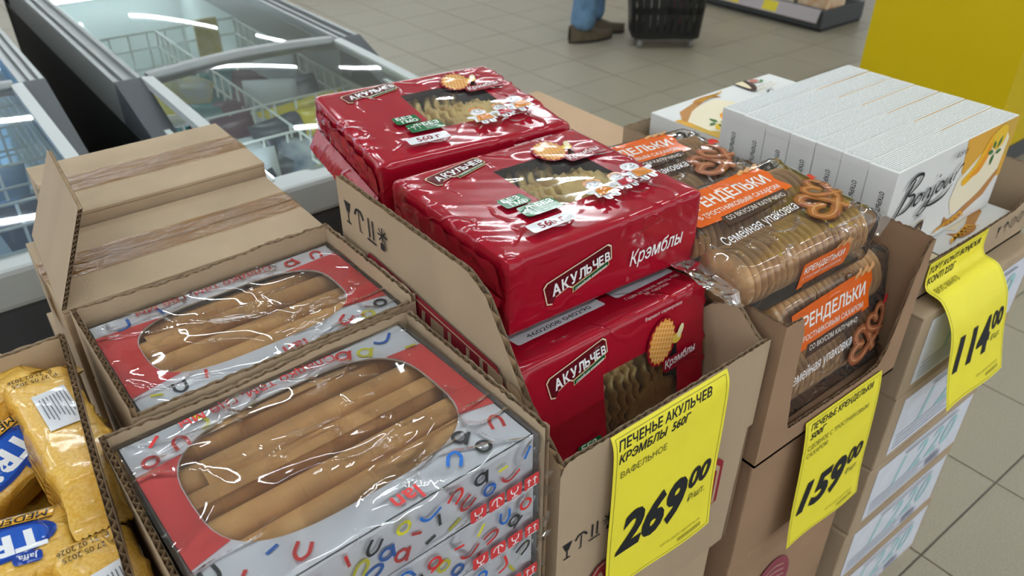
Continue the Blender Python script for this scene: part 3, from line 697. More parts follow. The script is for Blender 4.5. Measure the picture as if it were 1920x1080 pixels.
def win(n=48, k=1.0):
    out = []
    for i in range(n):
        t = 2*pi*i/n; e = .62; c, s = cos(t), sin(t)
        out.append((.094*math.copysign(abs(c)**e, c), .004+.054*math.copysign(abs(s)**e, s)))
    return out
wafer_pack('wafer roll pack lying in the back tray behind the front wafer stack', (.180, .634, .9195), radians(1.2), 16)
# ------------------------------------------------------------------ red cookie packs
REDF = mat('red_film', '#a01026', .12, bump=.06, bscale=7, coat=.25, spec=.35, bdist=.008, crease=11)
CLEAR = film_mat('clear_window_film', '#ffffff', haze=.02, bump=.3, bscale=12, rough=.04, gain=1.2, bdist=.005, stretch=(.5, 1.6, 1))
COOK = mat('pale_waffle', '#ffd994', .8, var=.18, vscale=60, bump=.3, bscale=200)
class RBox:
    """rounded film-wrapped block with soft wrinkles; surf() gives points on each face"""
    def __init__(s, sx, sy, sz, r, amp, seed, endamp=3.0):
        s.b = Vector((sx/2, sy/2, sz/2)); s.r = r; s.amp = amp; s.seed = seed; s.ea = endamp
    def P(s, p, h=0):
        p = Vector(p); r = s.r; c = Vector([max(-s.b[i]+r, min(s.b[i]-r, p[i])) for i in range(3)]); d = p-c
        n = d.normalized() if d.length > 1e-6 else Vector((0, 0, 1)); q = c+n*r
        e = max(0, abs(p.x)/s.b.x-.78)/.22; am = s.amp*(1+s.ea*e)
        w = am*(1.3*nz(p*9, s.seed)+.35*e*nz(p*37, s.seed+3)); rg = nz(p*14+Vector((p.y*20, p.x*8, 0)), s.seed+7); w += am*1.3*max(0, 1-abs(rg)*6)**2*(.25+e)
        return q+n*(w+h)
    def face(s, ax, sg, us, vs, skip=None):
        a, b = [(1, 2), (0, 2), (0, 1)][ax]; V = []; F = []; H = []
        for v in vs:
            for u in us:
                p = [0, 0, 0]; p[ax] = sg*s.b[ax]; p[a] = u; p[b] = v; V.append(s.P(p))
        n = len(us)
        for j in range(len(vs)-1):
            for i in range(n-1):
                f = (j*n+i, j*n+i+1, (j+1)*n+i+1, (j+1)*n+i)
                (H if skip and skip((us[i]+us[i+1])/2, (vs[j]+vs[j+1])/2) else F).append(f)
        return V, F, H
    def surf(s, ax, sg):
        a, b = [(1, 2), (0, 2), (0, 1)][ax]
        def f(u, v, h):
            p = [0, 0, 0]; p[ax] = sg*s.b[ax]; p[a] = u; p[b] = v; return s.P(p, h)
        return f
def lines(lo, hi, n, extra=()):
    L = [lo+(hi-lo)*i/n for i in range(n+1)]
    for e in extra:
        k = min(range(1, len(L)-1), key=lambda q: abs(L[q]-e)); L[k] = e
    return L
def waffle_mesh(r=.046, t=.0058):
    V = []; n = 48; rings = (0, .35, .7, .92, 1.0)
    for sg in (1, -1):
        for q in rings:
            for k in range(n):
                a = 2*pi*k/n; R = r*q*(1+.035*cos(16*a)*(q > .8)); z = sg*t/2*(1 if q < .95 else .45)+.0016*cos(16*a)*(q > .6)+.0008*sin(8*a+q*9); V.append((R*cos(a), R*sin(a), z))
    m = len(rings)*n; F = []
    for s_ in range(2):
        for i in range(len(rings)-1):
            for k in range(n): f = (s_*m+i*n+k, s_*m+i*n+(k+1) % n, s_*m+(i+1)*n+(k+1) % n, s_*m+(i+1)*n+k); F.append(f if s_ == 0 else f[::-1])
    for k in range(n): F.append((m-n+k, m-n+(k+1) % n, 2*m-n+(k+1) % n, 2*m-n+k))
    me = bpy.data.meshes.new('waffle'); me.from_pydata(V, [], F); me.materials.append(COOK); me.polygons.foreach_set('use_smooth', [True]*len(F)); me.update(); return me
WAFF = waffle_mesh()
RX, RY, RZ = .240, .206, .080
WX0, WX1, WY0, WY1 = -.026, .076, -.046, .056
def logo(pr, x, y, k=1.0, rot=.15):
    c, s = cos(rot), sin(rot)
    def T(u, v): return (x+k*(u*c-v*s), y+k*(u*s+v*c))
    out = [(-.040, -.012), (-.042, .006), (-.038, .010), (.034, .0175), (.038, .014), (.038, .001), (.030, -.001), (.0, -.0055), (-.010, -.0075), (-.014, -.0045), (-.030, -.0085), (-.034, -.0145)]
    def grow(o, g): return [(u+g*.0012*(1 if u > 0 else -1), v+g*.0012*(1 if v > (u+.04)*.09-.002 else -1)) for u, v in o]
    pr.poly([T(u, v) for u, v in grow(out, 1.6)], '#7a1020'); pr.poly([T(u, v) for u, v in grow(out, 1.0)], '#e9d6b4'); pr.poly([T(u, v) for u, v in out], '#5e0f1b')
    gr = [(-.010, -.0135), (-.009, -.0085), (.034, -.0005), (.0345, -.0045)]
    pr.poly([T(u-.0008*(1 if u < 0 else -1), v+(.001 if k_ in (1, 2) else -.001)) for k_, (u, v) in enumerate(gr)], '#d9c08c'); pr.poly([T(u, v) for u, v in gr], '#14512f')
    xs = [-.034, -.0225, -.0125, -.0025, .0065, .0145, .022, .0295]
    for i, ch in enumerate('АКУЛЬЧЕВ'):
        px, py = T(xs[i], -.0062+(xs[i]+.034)*.115); pr.text(ch, px, py, k*(.0165-.0035*i/7), '#f0eff0', rot=rot, bold=.035, sx=.83)
    px, py = T(-.0075, -.0122); pr.text('семейная компания', px, py, k*.0052, '#e8ece6', rot=rot+.17, bold=.01, width=k*.0395)
def waffle_pic(pr, x, y, rx=.017, ry=.024, rot=-.35):
    c, s = cos(rot), sin(rot)
    def T(u, v): return (x+u*c-v*s, y+u*s+v*c)
    pr.poly([T((rx+.003)*cos(t), (ry+.003)*sin(t)) for t in [2*pi*i/30 for i in range(30)]], '#8f1024')
    pr.poly([T((rx*(1+.06*cos(18*t)))*cos(t), (ry*(1+.06*cos(18*t)))*sin(t)) for t in [2*pi*i/108 for i in range(108)]], '#e0963f')
    pr.up()
    for k in range(-3, 4):
        q = k/4; l = sqrt(1-q*q); pr.stroke([T(rx*q, -ry*l*.95), T(rx*q, ry*l*.95)], .0011, '#f3c47e', False, lift=False)
    pr.up()
    for k in range(-4, 5):
        q = k/5; l = sqrt(1-q*q); pr.stroke([T(-rx*l*.95, ry*q), T(rx*l*.95, ry*q)], .0011, '#f3c47e', False, lift=False)
    pr.poly(ell(x+rx*1.25, y-ry*.15, .007, .0055, 16, .4), '#e8c552'); pr.poly(ell(x+rx*1.55, y+ry*.12, .0035, .008, 16, -.5), '#efe3b4')
def kid(pr, x, y, k, dress, hair):
    W_ = '#f1f1f4'; D = '#3c3a44'
    pr.poly(ell(x, y+.011*k, .0088*k, .0078*k, 20), W_); pr.poly([(x-.010*k, y+.004*k), (x+.010*k, y+.004*k), (x+.0125*k, y-.010*k), (x-.0125*k, y-.010*k)], W_)
    for d in (-1, 1):
        pr.poly(rrect(x+d*.0045*k-.0034*k, x+d*.0045*k+.0034*k, y-.0175*k, y-.006*k, .003*k, 3), W_); pr.poly(ell(x+d*.0125*k, y+.001*k, .0045*k, .003*k, 10, d*.5), W_)
        pr.stroke([(x+d*.0045*k, y-.0165*k), (x+d*.0045*k, y-.009*k)], .0007, D, False); pr.poly(ell(x+d*.0027*k, y+.0125*k, .0007*k, .0012*k, 8), D)
    pr.poly([(x-.0065*k, y+.003*k), (x+.0065*k, y+.003*k), (x+.0095*k, y-.0095*k), (x-.0095*k, y-.0095*k)], dress)
    pr.stroke([(x-.0038*k, y+.0088*k), (x, y+.0070*k), (x+.0038*k, y+.0088*k)], .0007, D)
    if hair: pr.stroke([(x-.0085*k, y+.012*k), (x-.006*k, y+.017*k), (x, y+.0187*k), (x+.006*k, y+.017*k), (x+.0085*k, y+.012*k)], .0028*k, '#c67a2a')
    else:
        for j in range(5): pr.stroke([(x-.005*k+j*.0025*k, y+.0178*k), (x-.006*k+j*.003*k, y+.0205*k)], .0006, D, False)
def palm(pr, x, y, k):
    pr.stroke([(x, y-.006*k), (x+.0006*k, y), (x, y+.003*k)], .0008*k, '#e9f2ea')
    for a in range(6): t = a/6*2*pi+.3; pr.stroke([(x, y+.003*k), (x+.003*k*cos(t), y+.0042*k+.0022*k*sin(t)), (x+.0045*k*cos(t), y+.002*k+.003*k*sin(t))], .0008*k, '#e9f2ea')
def red_pack(label, loc, rot, seed, front=True, topprint=True, backprint=False):
    p = thing('waffle_cookie_pack', label, 'cookies', loc, rot, 'red packs of waffle cookies'); B = RBox(RX, RY, RZ, .006, .0007, seed, 1.4); a, b, c = B.b
    US = lines(-a, a, 60, (WX0, WX1)); VS = lines(-b, b, 50, (WY0, WY1)); ZS = lines(-c, c, 20)
    mb = MB(); inw = lambda u, v: WX0 < u < WX1 and WY0 < v < WY1
    V, F, H = B.face(2, 1, US, VS, inw); mb.add(V, F)
    for ax, sg, A_, Bv in ((2, -1, US, VS), (1, -1, US, ZS), (1, 1, US, ZS), (0, -1, VS, ZS), (0, 1, VS, ZS)):
        V2, F2, _ = B.face(ax, sg, A_, Bv); flip = (ax == 2) or (ax == 1 and sg == 1) or (ax == 0 and sg == -1)
        mb.add(V2, [f[::-1] for f in F2] if flip else F2)
    # recess under the window
    n = len(US); rim = [V[i] for i in range(len(V))]
    o = mb.build('wrapper', REDF, p, True)
    link('window_film', V, H, CLEAR, p, True)
    MB().box(WX0-.004, WX1+.004, WY0-.004, WY1+.004, -c+.006, -c+.008).build('tray', mat('tray_dark', '#8a7760', .5), p)
    r = random.Random(seed)
    for k in range(10):
        linkme('waffle', WAFF, p, loc=(-.030+.0112*k+r.uniform(-.001, .001), -.002+.005*(k % 2), .0005), rot=(r.uniform(-.06, .06), pi/2-.28+r.uniform(-.05, .05), r.uniform(-.06, .06))).scale = (.78, 1, 1)
    for k in range(1): linkme('waffle', WAFF, p, loc=(.052-.045*k, -.036+.004*k, .0295-.001*k), rot=(r.uniform(-.05, .05), r.uniform(-.05, .05), r.uniform(0, 3)))
    for k in range(6): linkme('waffle', WAFF, p, loc=(-.006+.013*k, .050+.003*(k % 2), -.004), rot=(.25, pi/2-.45, r.uniform(-.2, .2))).scale = (.72, .8, 1)
    if topprint:
        pr = Print(B.surf(2, 1), 'film', .006, .0005)
        logo(pr, -.055, .076, .92, .10)
        pr.text('Вариант сервировки', .030, .092, .0052, '#e6c9c8', bold=.01)
        waffle_pic(pr, .052, .060)
        pr.poly(rrect(.052, .104, .022, .038, .005), '#8f1024'); pr.text('Крэмблы', .055, .0265, .0125, '#f4eff0', rot=.10, shear=.25, bold=.015, width=.046)
        pr.poly(rrect(-.066, -.036, -.026, -.006, .0035), '#0f6a38'); pr.text('БЕЗ', -.062, -.0145, .0098, '#eef4ee', bold=.03, width=.020); pr.text('ГМО', -.059, -.0245, .0098, '#eef4ee', bold=.03, width=.020)
        pr.poly(rrect(-.060, -.018, -.052, -.030, .0035), '#0f6a38'); pr.text('БЕЗ', -.040, -.0395, .0105, '#eef4ee', bold=.035, width=.020); pr.text('ПАЛЬМОВОГО', -.040, -.0445, .0042, '#dfeadf', width=.019); pr.text('МАСЛА', -.040, -.0492, .0042, '#dfeadf', width=.010)
        palm(pr, -.047, -.040, 1.1); palm(pr, -.054, -.044, .75)
        pr.poly(rrect(-.076, -.026, -.082, -.066, .003), '#ececf0'); pr.text('560 г', -.051, -.0785, .0125, '#8c1526', bold=.025, align='C', width=.028)
        kid(pr, .030, -.052, 1.15, '#d8842c', True); kid(pr, .058, -.052, .95, '#b3142c', True); kid(pr, .084, -.046, 1.2, '#d8842c', False)
        pr.build('printed_design', p)
    if front:
        pr = Print(B.surf(1, -1), 'film', .006, .0005)
        logo(pr, -.038, -.002, 1.0, .13); pr.text('Крэмблы', .024, -.014, .022, '#f2eef0', rot=.06, shear=.28, bold=.01, width=.072)
        pr.build('front_print', p)
    if backprint:
        pr = Print(B.surf(1, 1), 'film', .006, .0005, xf=lambda u, v: (u, -v))
        pr.poly(rrect(-.095, .015, -.004, .026, .003), '#d9dadf'); pr.text('4602008 040290', -.080, .000, .009, '#3a3a40', width=.08); pr.poly(rrect(.030, .112, -.004, .020, .003), '#c9c9cf'); pr.text('Годен до (число, месяц, год):', .034, -.014, .0068, '#ecd6d6', width=.076); pr.text('№ партии:', .055, -.021, .0068, '#ecd6d6')
        pr.build('label_print', p)
    # folded ends: gusset triangles and crimped fin on both short sides
    for sg in (-1, 1):
        mb = MB(); K = 36
        for z0, z1, drop in ((c*.75, .003, 1), (-c*.75, -.003, -1)):
            v, q = grid(K, 5, lambda s, u: (sg*(a+.0025+.0045*(1-u)*abs(sin(s*21+seed))*.5+.0025*nz((s*9, u*4, drop), seed)), (s-.5)*2*b*(.95-.12*(1-u)), z0+(z1-z0)*u)); mb.add(v, q)
        v, q = grid(60, 4, lambda s, u: (sg*(a+.003+.012*u), (s-.5)*2*b*.93, -.018*u-.004*u*u*2+.0022*sin(s*120)*u*.4+.003*nz((s*12, u*2, 5), seed)*u)); mb.add(v, q)
        mb.build('end_fold', REDF, p, True)
    return p
rc = thing('cookie_carton', 'open cardboard carton holding the red waffle cookie packs', 'carton', (.446, .52, .645))
ox, oy, oz = .446, .52, .645
L_, R_, FY, BY = .316-ox, .590-ox, .341-oy, .70-oy; HS = 1.056-oz; HF = .930-oz
MB().box(L_+.006, R_-.012, FY+.006, BY-.006, 0, .109).build('base_insert', CARD, rc)
sw = corr('side_wall', rc, (L_, FY, 0), (0, 1, 0), (1, 0, 0), BY-FY, lerp_prof([(0, HF-.004), (.045, HF+.035), (.100, HS-.012), (.125, HS), (.5, HS)]), t=.006, pitch=.011, jag=.0006, seed=31)
corr('front_wall', rc, (L_, FY, 0), (1, 0, 0), (0, 1, 0), R_-L_, lerp_prof([(0, HF-.012), (.006, HF), (.20, HF+.002), (.245, HF+.003), (.27, HF+.004), (.28, HF)]), lambda s: 0 if s < .262 else .175, jag=.0008, seed=32)
corr('side_wall', rc, (R_-.006, FY, 0), (0, 1, 0), (-1, 0, 0), BY-FY, lerp_prof([(0, HF), (.012, HF+.006), (.04, HF+.030), (.07, HF+.012), (.09, HF-.01), (.5, HF-.01)]), jag=.0008, seed=33)
corr('back_wall', rc, (L_, BY, 0), (1, 0, 0), (0, -1, 0), R_-L_, HS-.1, jag=.0008, seed=34)
pr = Print(left_surf(L_))
# u = -y: handling icons near the back top, red banner with large letters lower down
yb_, zt = BY, HS
def UL(y): return -(y)
for k, y in enumerate((.160, .136, .112, .088)):
    u = UL(y); z = zt-.034
    if k == 0: pr.poly([(u-.007, z+.012), (u+.007, z+.012), (u+.003, z), (u-.003, z)], INK); pr.stroke([(u, z), (u, z-.012)], .002, INK, False); pr.stroke([(u-.005, z-.012), (u+.005, z-.012)], .002, INK, False)
    elif k == 1: pr.stroke([(u-.009, z+.004), (u-.004, z+.011), (u+.004, z+.011), (u+.009, z+.004)], .003, INK); pr.stroke([(u, z+.01), (u, z-.012), (u+.004, z-.012)], .0018, INK, False)
    elif k == 2:
        for d in (-.004, .004): pr.stroke([(u+d, z-.010), (u+d, z+.012)], .0025, INK, False)
        pr.stroke([(u-.009, z-.013), (u+.009, z-.013)], .002, INK, False)
    else:
        for q in range(8): t = q/8*2*pi; pr.stroke([(u, z+.004), (u+.009*cos(t), z+.004+.009*sin(t))], .0018, INK, False)
        pr.poly(rrect(u-.004, u+.004, z-.012, z-.004, .001), INK)
pr.poly([(UL(.130), .12), (UL(.130), .335), (UL(.118), .349), (UL(-.096), .338), (UL(-.150), .27), (UL(-.160), .12)], '#8d1626')
pr.stroke([(UL(.116), .343), (UL(-.096), .332)], .0016, '#c9b08f', False); pr.text('АКУЛЬЧЕВ', UL(.105), .236, .130, '#b39a7c', bold=.012, width=.24)
pr.build('side_print', rc)
pr = Print(front_surf(FY))
for k in range(4):
    u = -.118+k*.0165; z = .172+.002*k
    if k == 0: pr.poly([(u-.006, z+.010), (u+.006, z+.010), (u+.002, z), (u-.002, z)], INK); pr.stroke([(u, z), (u, z-.01)], .0016, INK, False); pr.stroke([(u-.004, z-.01), (u+.004, z-.01)], .0016, INK, False)
    elif k == 1: pr.stroke([(u-.007, z+.004), (u-.003, z+.009), (u+.003, z+.009), (u+.007, z+.004)], .0022, INK); pr.stroke([(u, z+.008), (u, z-.010), (u-.003, z-.009)], .0014, INK, False)
    elif k == 2:
        for d in (-.003, .003): pr.stroke([(u+d, z-.007), (u+d, z+.010)], .0018, INK, False)
        pr.stroke([(u-.007, z-.010), (u+.007, z-.010)], .0016, INK, False)
    else:
        for q in range(8): t = q/8*2*pi; pr.stroke([(u, z+.004), (u+.008*cos(t), z+.004+.008*sin(t))], .0014, INK, False)
        pr.poly(rrect(u-.003, u+.003, z-.010, z-.004, .001), INK)
out = [(-.090, .055), (-.092, .105), (-.080, .120), (.09, .160), (.10, .150), (.10, .09), (-.05, .06), (-.08, .045)]
pr.poly(out, '#8d1626'); pr.poly([(x*.96-.001, .10+(y-.10)*.90) for x, y in out], '#b39a7c'); pr.poly([(x*.93-.002, .10+(y-.10)*.82) for x, y in out], '#8d1626')
pr.text('АКУЛЬЧЕВ', -.078, .062, .060, '#b39a7c', rot=.17, bold=.02, width=.165)
pr.build('front_logo', rc)
GR = radians
TP_FRONT = red_pack('red waffle cookie pack lying on top, nearest the camera', (.479, .560, 1.0105), (GR(0), 0, GR(-2)), 5)
red_pack('red waffle cookie pack lying on top at the back, higher and tilted', (.497, .782, 1.021), (GR(4), GR(0), GR(-7)), 9)
for k, y in enumerate((.452, .545, .632)):
    red_pack(('red waffle cookie pack standing upright in front with window facing out', 'red waffle cookie pack standing upright in the carton under the front top pack', 'red waffle cookie pack standing upright in the carton under the back top pack')[k], (.458, y-(.008 if k == 0 else 0), .859), (GR(90-(9 if k == 0 else 1)), 0, 0), 14+k, False, k == 0, k == 0)
# ------------------------------------------------------------------ pretzel cookie packs
COOKB = mat('brown_cookie', '#d4a772', .75, var=.2, vscale=50, bump=.3, bscale=160); KS = film_mat('seal_film', '#fbfaf8', haze=.16, bump=.6, bscale=20, rough=.06, gain=1.2, bdist=.006, crease=14); KF = film_mat('cookie_film', '#fbfaf8', haze=.03, bump=.3, bscale=10, rough=.035, gain=1.0, bdist=.008, crease=12)
def cookie_mesh(r=.0360, t=.0070):
    V = []; n = 28; prof = ((0, .5), (.6, .5), (.88, .42), (1, .16), (1, -.16), (.88, -.42), (.6, -.5), (0, -.5))
    for q, z in prof:
        for k in range(n): a = 2*pi*k/n; V.append((t*z, r*q*cos(a)*1.03, r*q*sin(a)*.84))
    F = [(i*n+k, i*n+(k+1) % n, (i+1)*n+(k+1) % n, (i+1)*n+k) for i in range(len(prof)-1) for k in range(n)]
    me = bpy.data.meshes.new('cookie'); me.from_pydata(V, [], F); me.materials.append(COOKB); me.polygons.foreach_set('use_smooth', [True]*len(F)); me.update(); return me
CK = cookie_mesh(); KX, KY, KZ = .222, .160, .066
ORN = '#e2641f'; BRN = '#4a352c'
def pretzel(pr, x, y, k, rot):
    c, s = cos(rot), sin(rot)
    P = [(-.35, -.9), (.55, -.1), (.75, .5), (.45, .85), (.05, .55), (.0, .1), (-.05, .55), (-.45, .85), (-.75, .5), (-.55, -.1), (.35, -.9)]
    Q = [(x+k*(u*c-v*s), y+k*(u*s+v*c)) for u, v in P]
    pr.stroke(Q, k*.46, '#7d4328'); pr.stroke(Q, k*.34, '#98583a'); pr.stroke(Q, k*.07, '#c48a62'); pr.stroke([(a_+k*.12, b_) for a_, b_ in Q], k*.03, '#c48a62')
def kren_pack(label, loc, rot, seed):
    p = thing('pretzel_cookie_pack', label, 'cookies', loc, rot, 'clear packs of pretzel cookies'); B = RBox(KX, KY, KZ, .013, .0010, seed, 1.5); a, b, c = B.b
    r = random.Random(seed)
    for row in (1, -1):
        for k in range(20):
            linkme('cookie', CK, p, loc=(-.096+.0100*k+r.uniform(-.0006, .0006), row*.0392, -.001+r.uniform(-.0012, .0012)), rot=(0, .18+r.uniform(-.04, .04), r.uniform(-.03, .03)))
    MB().box(-a+.006, a-.006, -b+.005, b-.005, -c+.001, -c+.002).box(-a+.006, a-.006, -.001, .001, -c+.002, .004).build('tray', film_mat('clear_tray', '#f6f2ec', haze=.12, bump=0, rough=.08, gain=1.0), p)
    mb = MB(); US = lines(-a, a, 44); VS = lines(-b, b, 32); ZS = lines(-c, c, 12)
    for ax, sg, A_, Bv in ((2, 1, US, VS), (2, -1, US, VS), (1, -1, US, ZS), (1, 1, US, ZS), (0, -1, VS, ZS), (0, 1, VS, ZS)):
        V2, F2, _ = B.face(ax, sg, A_, Bv); flip = (ax == 2 and sg == -1) or (ax == 1 and sg == 1) or (ax == 0 and sg == -1)
        mb.add(V2, [f[::-1] for f in F2] if flip else F2)
    mb.build('film_bag', KF, p, True)
    for sg in (-1, 1):
        v, q = grid(5, 30, lambda s, u: (sg*(a+.001+.026*s), (u-.5)*2*b*(1-.06*s), c*.35*(1-s)*(1 if abs(u-.5) < .45 else 0)+.012*s*s+.004*nz((s*4, u*9, 0), seed)+.0008*sin(u*200)*s)); link('end_seal', v, q, KS, p, False)
    pr = Print(B.surf(2, 1), 'film', .007, .0007, .00015)
    lab = [(-.090, .010), (-.094, .018), (-.088, .026), (-.093, .036), (-.086, .044), (-.088, .062), (.030, .068), (.064, .064), (.068, .050), (.062, .036), (.066, .014), (.0, .006)]
    pr.poly(lab, ORN); pr.poly([(-.060, -.004), (-.056, .013), (.052, .016), (.046, .004), (.0, -.002)], BRN)
    pr.text('КРЕНДЕЛЬКИ', -.080, .035, .0235, '#f4efe8', bold=.022, width=.134); pr.text('С ТРОСТНИКОВЫМ САХАРОМ', -.080, .0195, .0098, '#f2e6da', bold=.012, width=.132); pr.text('СО ВКУСОМ КАПУЧИНО', -.052, .0035, .0095, '#efe6dd', bold=.005, width=.094)
    for j in range(6): pr.poly(ell(.034+.006*j, .066+.0028*(j % 2), .0050, .0028, 10, .5+.3*(j % 2)), '#d9a06a')
    pr.text('Семейная упаковка', -.092, -.030, .019, '#f1eff0', rot=.06, shear=.3, bold=.004, width=.125)
    pretzel(pr, .060, -.034, .028, 1.3); pretzel(pr, .084, -.012, .022, .5)
    pr.poly([(.092, .008), (.108, .010), (.108, .020), (.096, .019)], '#c92a33')
    pr.build('printed_labels', p)
    pr = Print(B.surf(1, -1), 'film', .007, .0007, .00015)
    pr.poly([(-.028, -.016), (-.026, .016), (.052, .018), (.056, .0), (.052, -.012)], ORN); pr.text('КРЕНДЕЛЬКИ', -.022, .002, .0115, '#f4efe8', bold=.02, width=.068); pr.text('С ТРОСТНИКОВЫМ САХАРОМ', -.022, -.006, .005, '#f2e6da', width=.066); pr.poly([(-.020, -.020), (-.018, -.012), (.040, -.011), (.038, -.019)], BRN)
    for j in range(5): pr.poly(ell(.030+.005*j, .019+.0022*(j % 2), .0042, .0024, 10, .5), '#d9a06a')
    pr.build('side_label', p)
    return p
kc = thing('pretzel_carton', 'brown open carton with torn front holding the clear pretzel cookie packs', 'carton', (.737, .50, .755)); kx, ky, kz = .737, .50, .755
KL, KR, KFY, KBY = .598-kx, .880-kx, .332-ky, .70-ky; KH = .949-kz
MB().box(KL, KR, KFY, KBY, 0, .004).build('base', CARDD, kc)
corr('front_wall', kc, (KL, KFY, 0), (1, 0, 0), (0, 1, 0), KR-KL, lerp_prof([(0, KH), (.030, KH-.002), (.036, KH-.025), (.040, .090), (.046, .060), (.048, .040), (.052, .030), (.20, .026), (.235, .030), (.246, .050), (.252, .09), (.258, KH-.05), (.266, KH-.012), (.272, KH), (.282, KH)]), jag=.0012, pitch=.006, t=.0035, m=CARDD, seed=41)
corr('side_wall', kc, (KL, KFY, 0), (0, 1, 0), (1, 0, 0), KBY-KFY, lerp_prof([(0, KH), (.05, KH), (.09, KH-.004), (.5, KH-.004)]), jag=.0006, pitch=.006, t=.0035, m=CARDD, seed=42)
corr('side_wall', kc, (KR, KFY, 0), (0, 1, 0), (-1, 0, 0), KBY-KFY, lerp_prof([(0, KH), (.02, KH+.002), (.5, KH)]), jag=.0012, pitch=.006, t=.0035, m=CARDD, seed=43)
corr('back_wall', kc, (KL, KBY, 0), (1, 0, 0), (0, -1, 0), KR-KL, KH, jag=.0006, pitch=.006, t=.0035, m=CARDD, seed=44)
kren_pack('pretzel cookie pack standing upright behind the torn carton front, big orange label', (.758, .392, .8425), (GR(80), 0, 0), 51)
kren_pack('pretzel cookie pack second from the torn front, mostly hidden, standing upright', (.735, .468, .8425), (GR(83), 0, 0), 52)
kren_pack('pretzel cookie pack standing upright under the back flat pack', (.735, .585, .8425), (GR(89), 0, 0), 55)
kren_pack('pretzel cookie pack lying on top with brown pretzels printed, next to red packs', (.700, .450, .966), (GR(5), GR(-1), GR(-2)), 53)
kren_pack('pretzel cookie pack lying at the back of the carton, partly behind red packs', (.705, .612, .957), (GR(3), GR(0), GR(-8)), 54)
# ------------------------------------------------------------------ white dessert boxes
KW = mat('white_box', '#e4e4e2', .4, spec=.4)
def fineprint():
    m = bpy.data.materials.new('fine_print'); m.use_nodes = True; nt = m.node_tree; b = nt.nodes['Principled BSDF']; b.inputs['Roughness'].default_value = .45
    t = nt.nodes.new('ShaderNodeTexCoord'); mp = nt.nodes.new('ShaderNodeMapping'); mp.inputs['Scale'].default_value = (700, 1, 300); n = nt.nodes.new('ShaderNodeTexNoise'); n.inputs['Scale'].default_value = 1; n.inputs['Detail'].default_value = 1
    w = nt.nodes.new('ShaderNodeTexWave'); w.bands_direction = 'Z'; w.inputs['Scale'].default_value = 95
    r = nt.nodes.new('ShaderNodeValToRGB'); r.color_ramp.elements[0].position = .26; r.color_ramp.elements[1].position = .40; r.color_ramp.elements[0].color = lin('#e4e5e4'); r.color_ramp.elements[1].color = lin('#9ea3a6')
    mu = nt.nodes.new('ShaderNodeMath'); mu.operation = 'MULTIPLY'
    nt.links.new(t.outputs['Object'], mp.inputs[0]); nt.links.new(mp.outputs[0], n.inputs['Vector']); nt.links.new(t.outputs['Object'], w.inputs['Vector'])
    nt.links.new(n.outputs[0], mu.inputs[0]); nt.links.new(w.outputs[0], mu.inputs[1])
    nt.links.new(mu.outputs[0], r.inputs[0]); nt.links.new(r.outputs[0], b.inputs['Base Color']); return m
FINE = fineprint()
BX, BY2, BZ = .305, .1385, .0374
SCRIPT = [  # 'Bonjour' lettering strokes (u, v, width) in a 0..1 x 0..1 box
    [(.00, .02, .006), (.06, .25, .012), (.13, .62, .018), (.19, .95, .014)],
    [(.06, .80, .004), (.12, .95, .010), (.22, 1.02, .014), (.30, .95, .014), (.27, .78, .012), (.16, .62, .008), (.25, .58, .012), (.28, .44, .016), (.20, .28, .012), (.08, .26, .004)],
    [(.36, .50, .006), (.31, .40, .014), (.33, .28, .014), (.39, .32, .008), (.41, .44, .012), (.36, .50, .008), (.43, .48, .004)],
    [(.44, .50, .006), (.45, .28, .014)], [(.45, .34, .004), (.50, .50, .008), (.53, .47, .012), (.53, .30, .014), (.57, .32, .004)],
    [(.60, .52, .006), (.59, .25, .014), (.55, .02, .012), (.47, -.06, .008), (.45, .04, .006), (.54, .16, .008), (.63, .30, .004)], [(.615, .66, .010), (.63, .72, .010)],
    [(.69, .52, .006), (.64, .42, .014), (.66, .30, .014), (.72, .34, .008), (.74, .46, .012), (.69, .52, .008)],
    [(.77, .54, .006), (.77, .34, .014), (.80, .32, .010), (.85, .48, .008)], [(.86, .56, .006), (.86, .36, .014), (.89, .36, .004)],
    [(.91, .58, .006), (.91, .36, .014)], [(.91, .46, .004), (.95, .62, .008), (1.00, .68, .014)],
    [(.50, .12, .003), (.65, .06, .014), (.82, .10, .014), (.92, .30, .004)]]
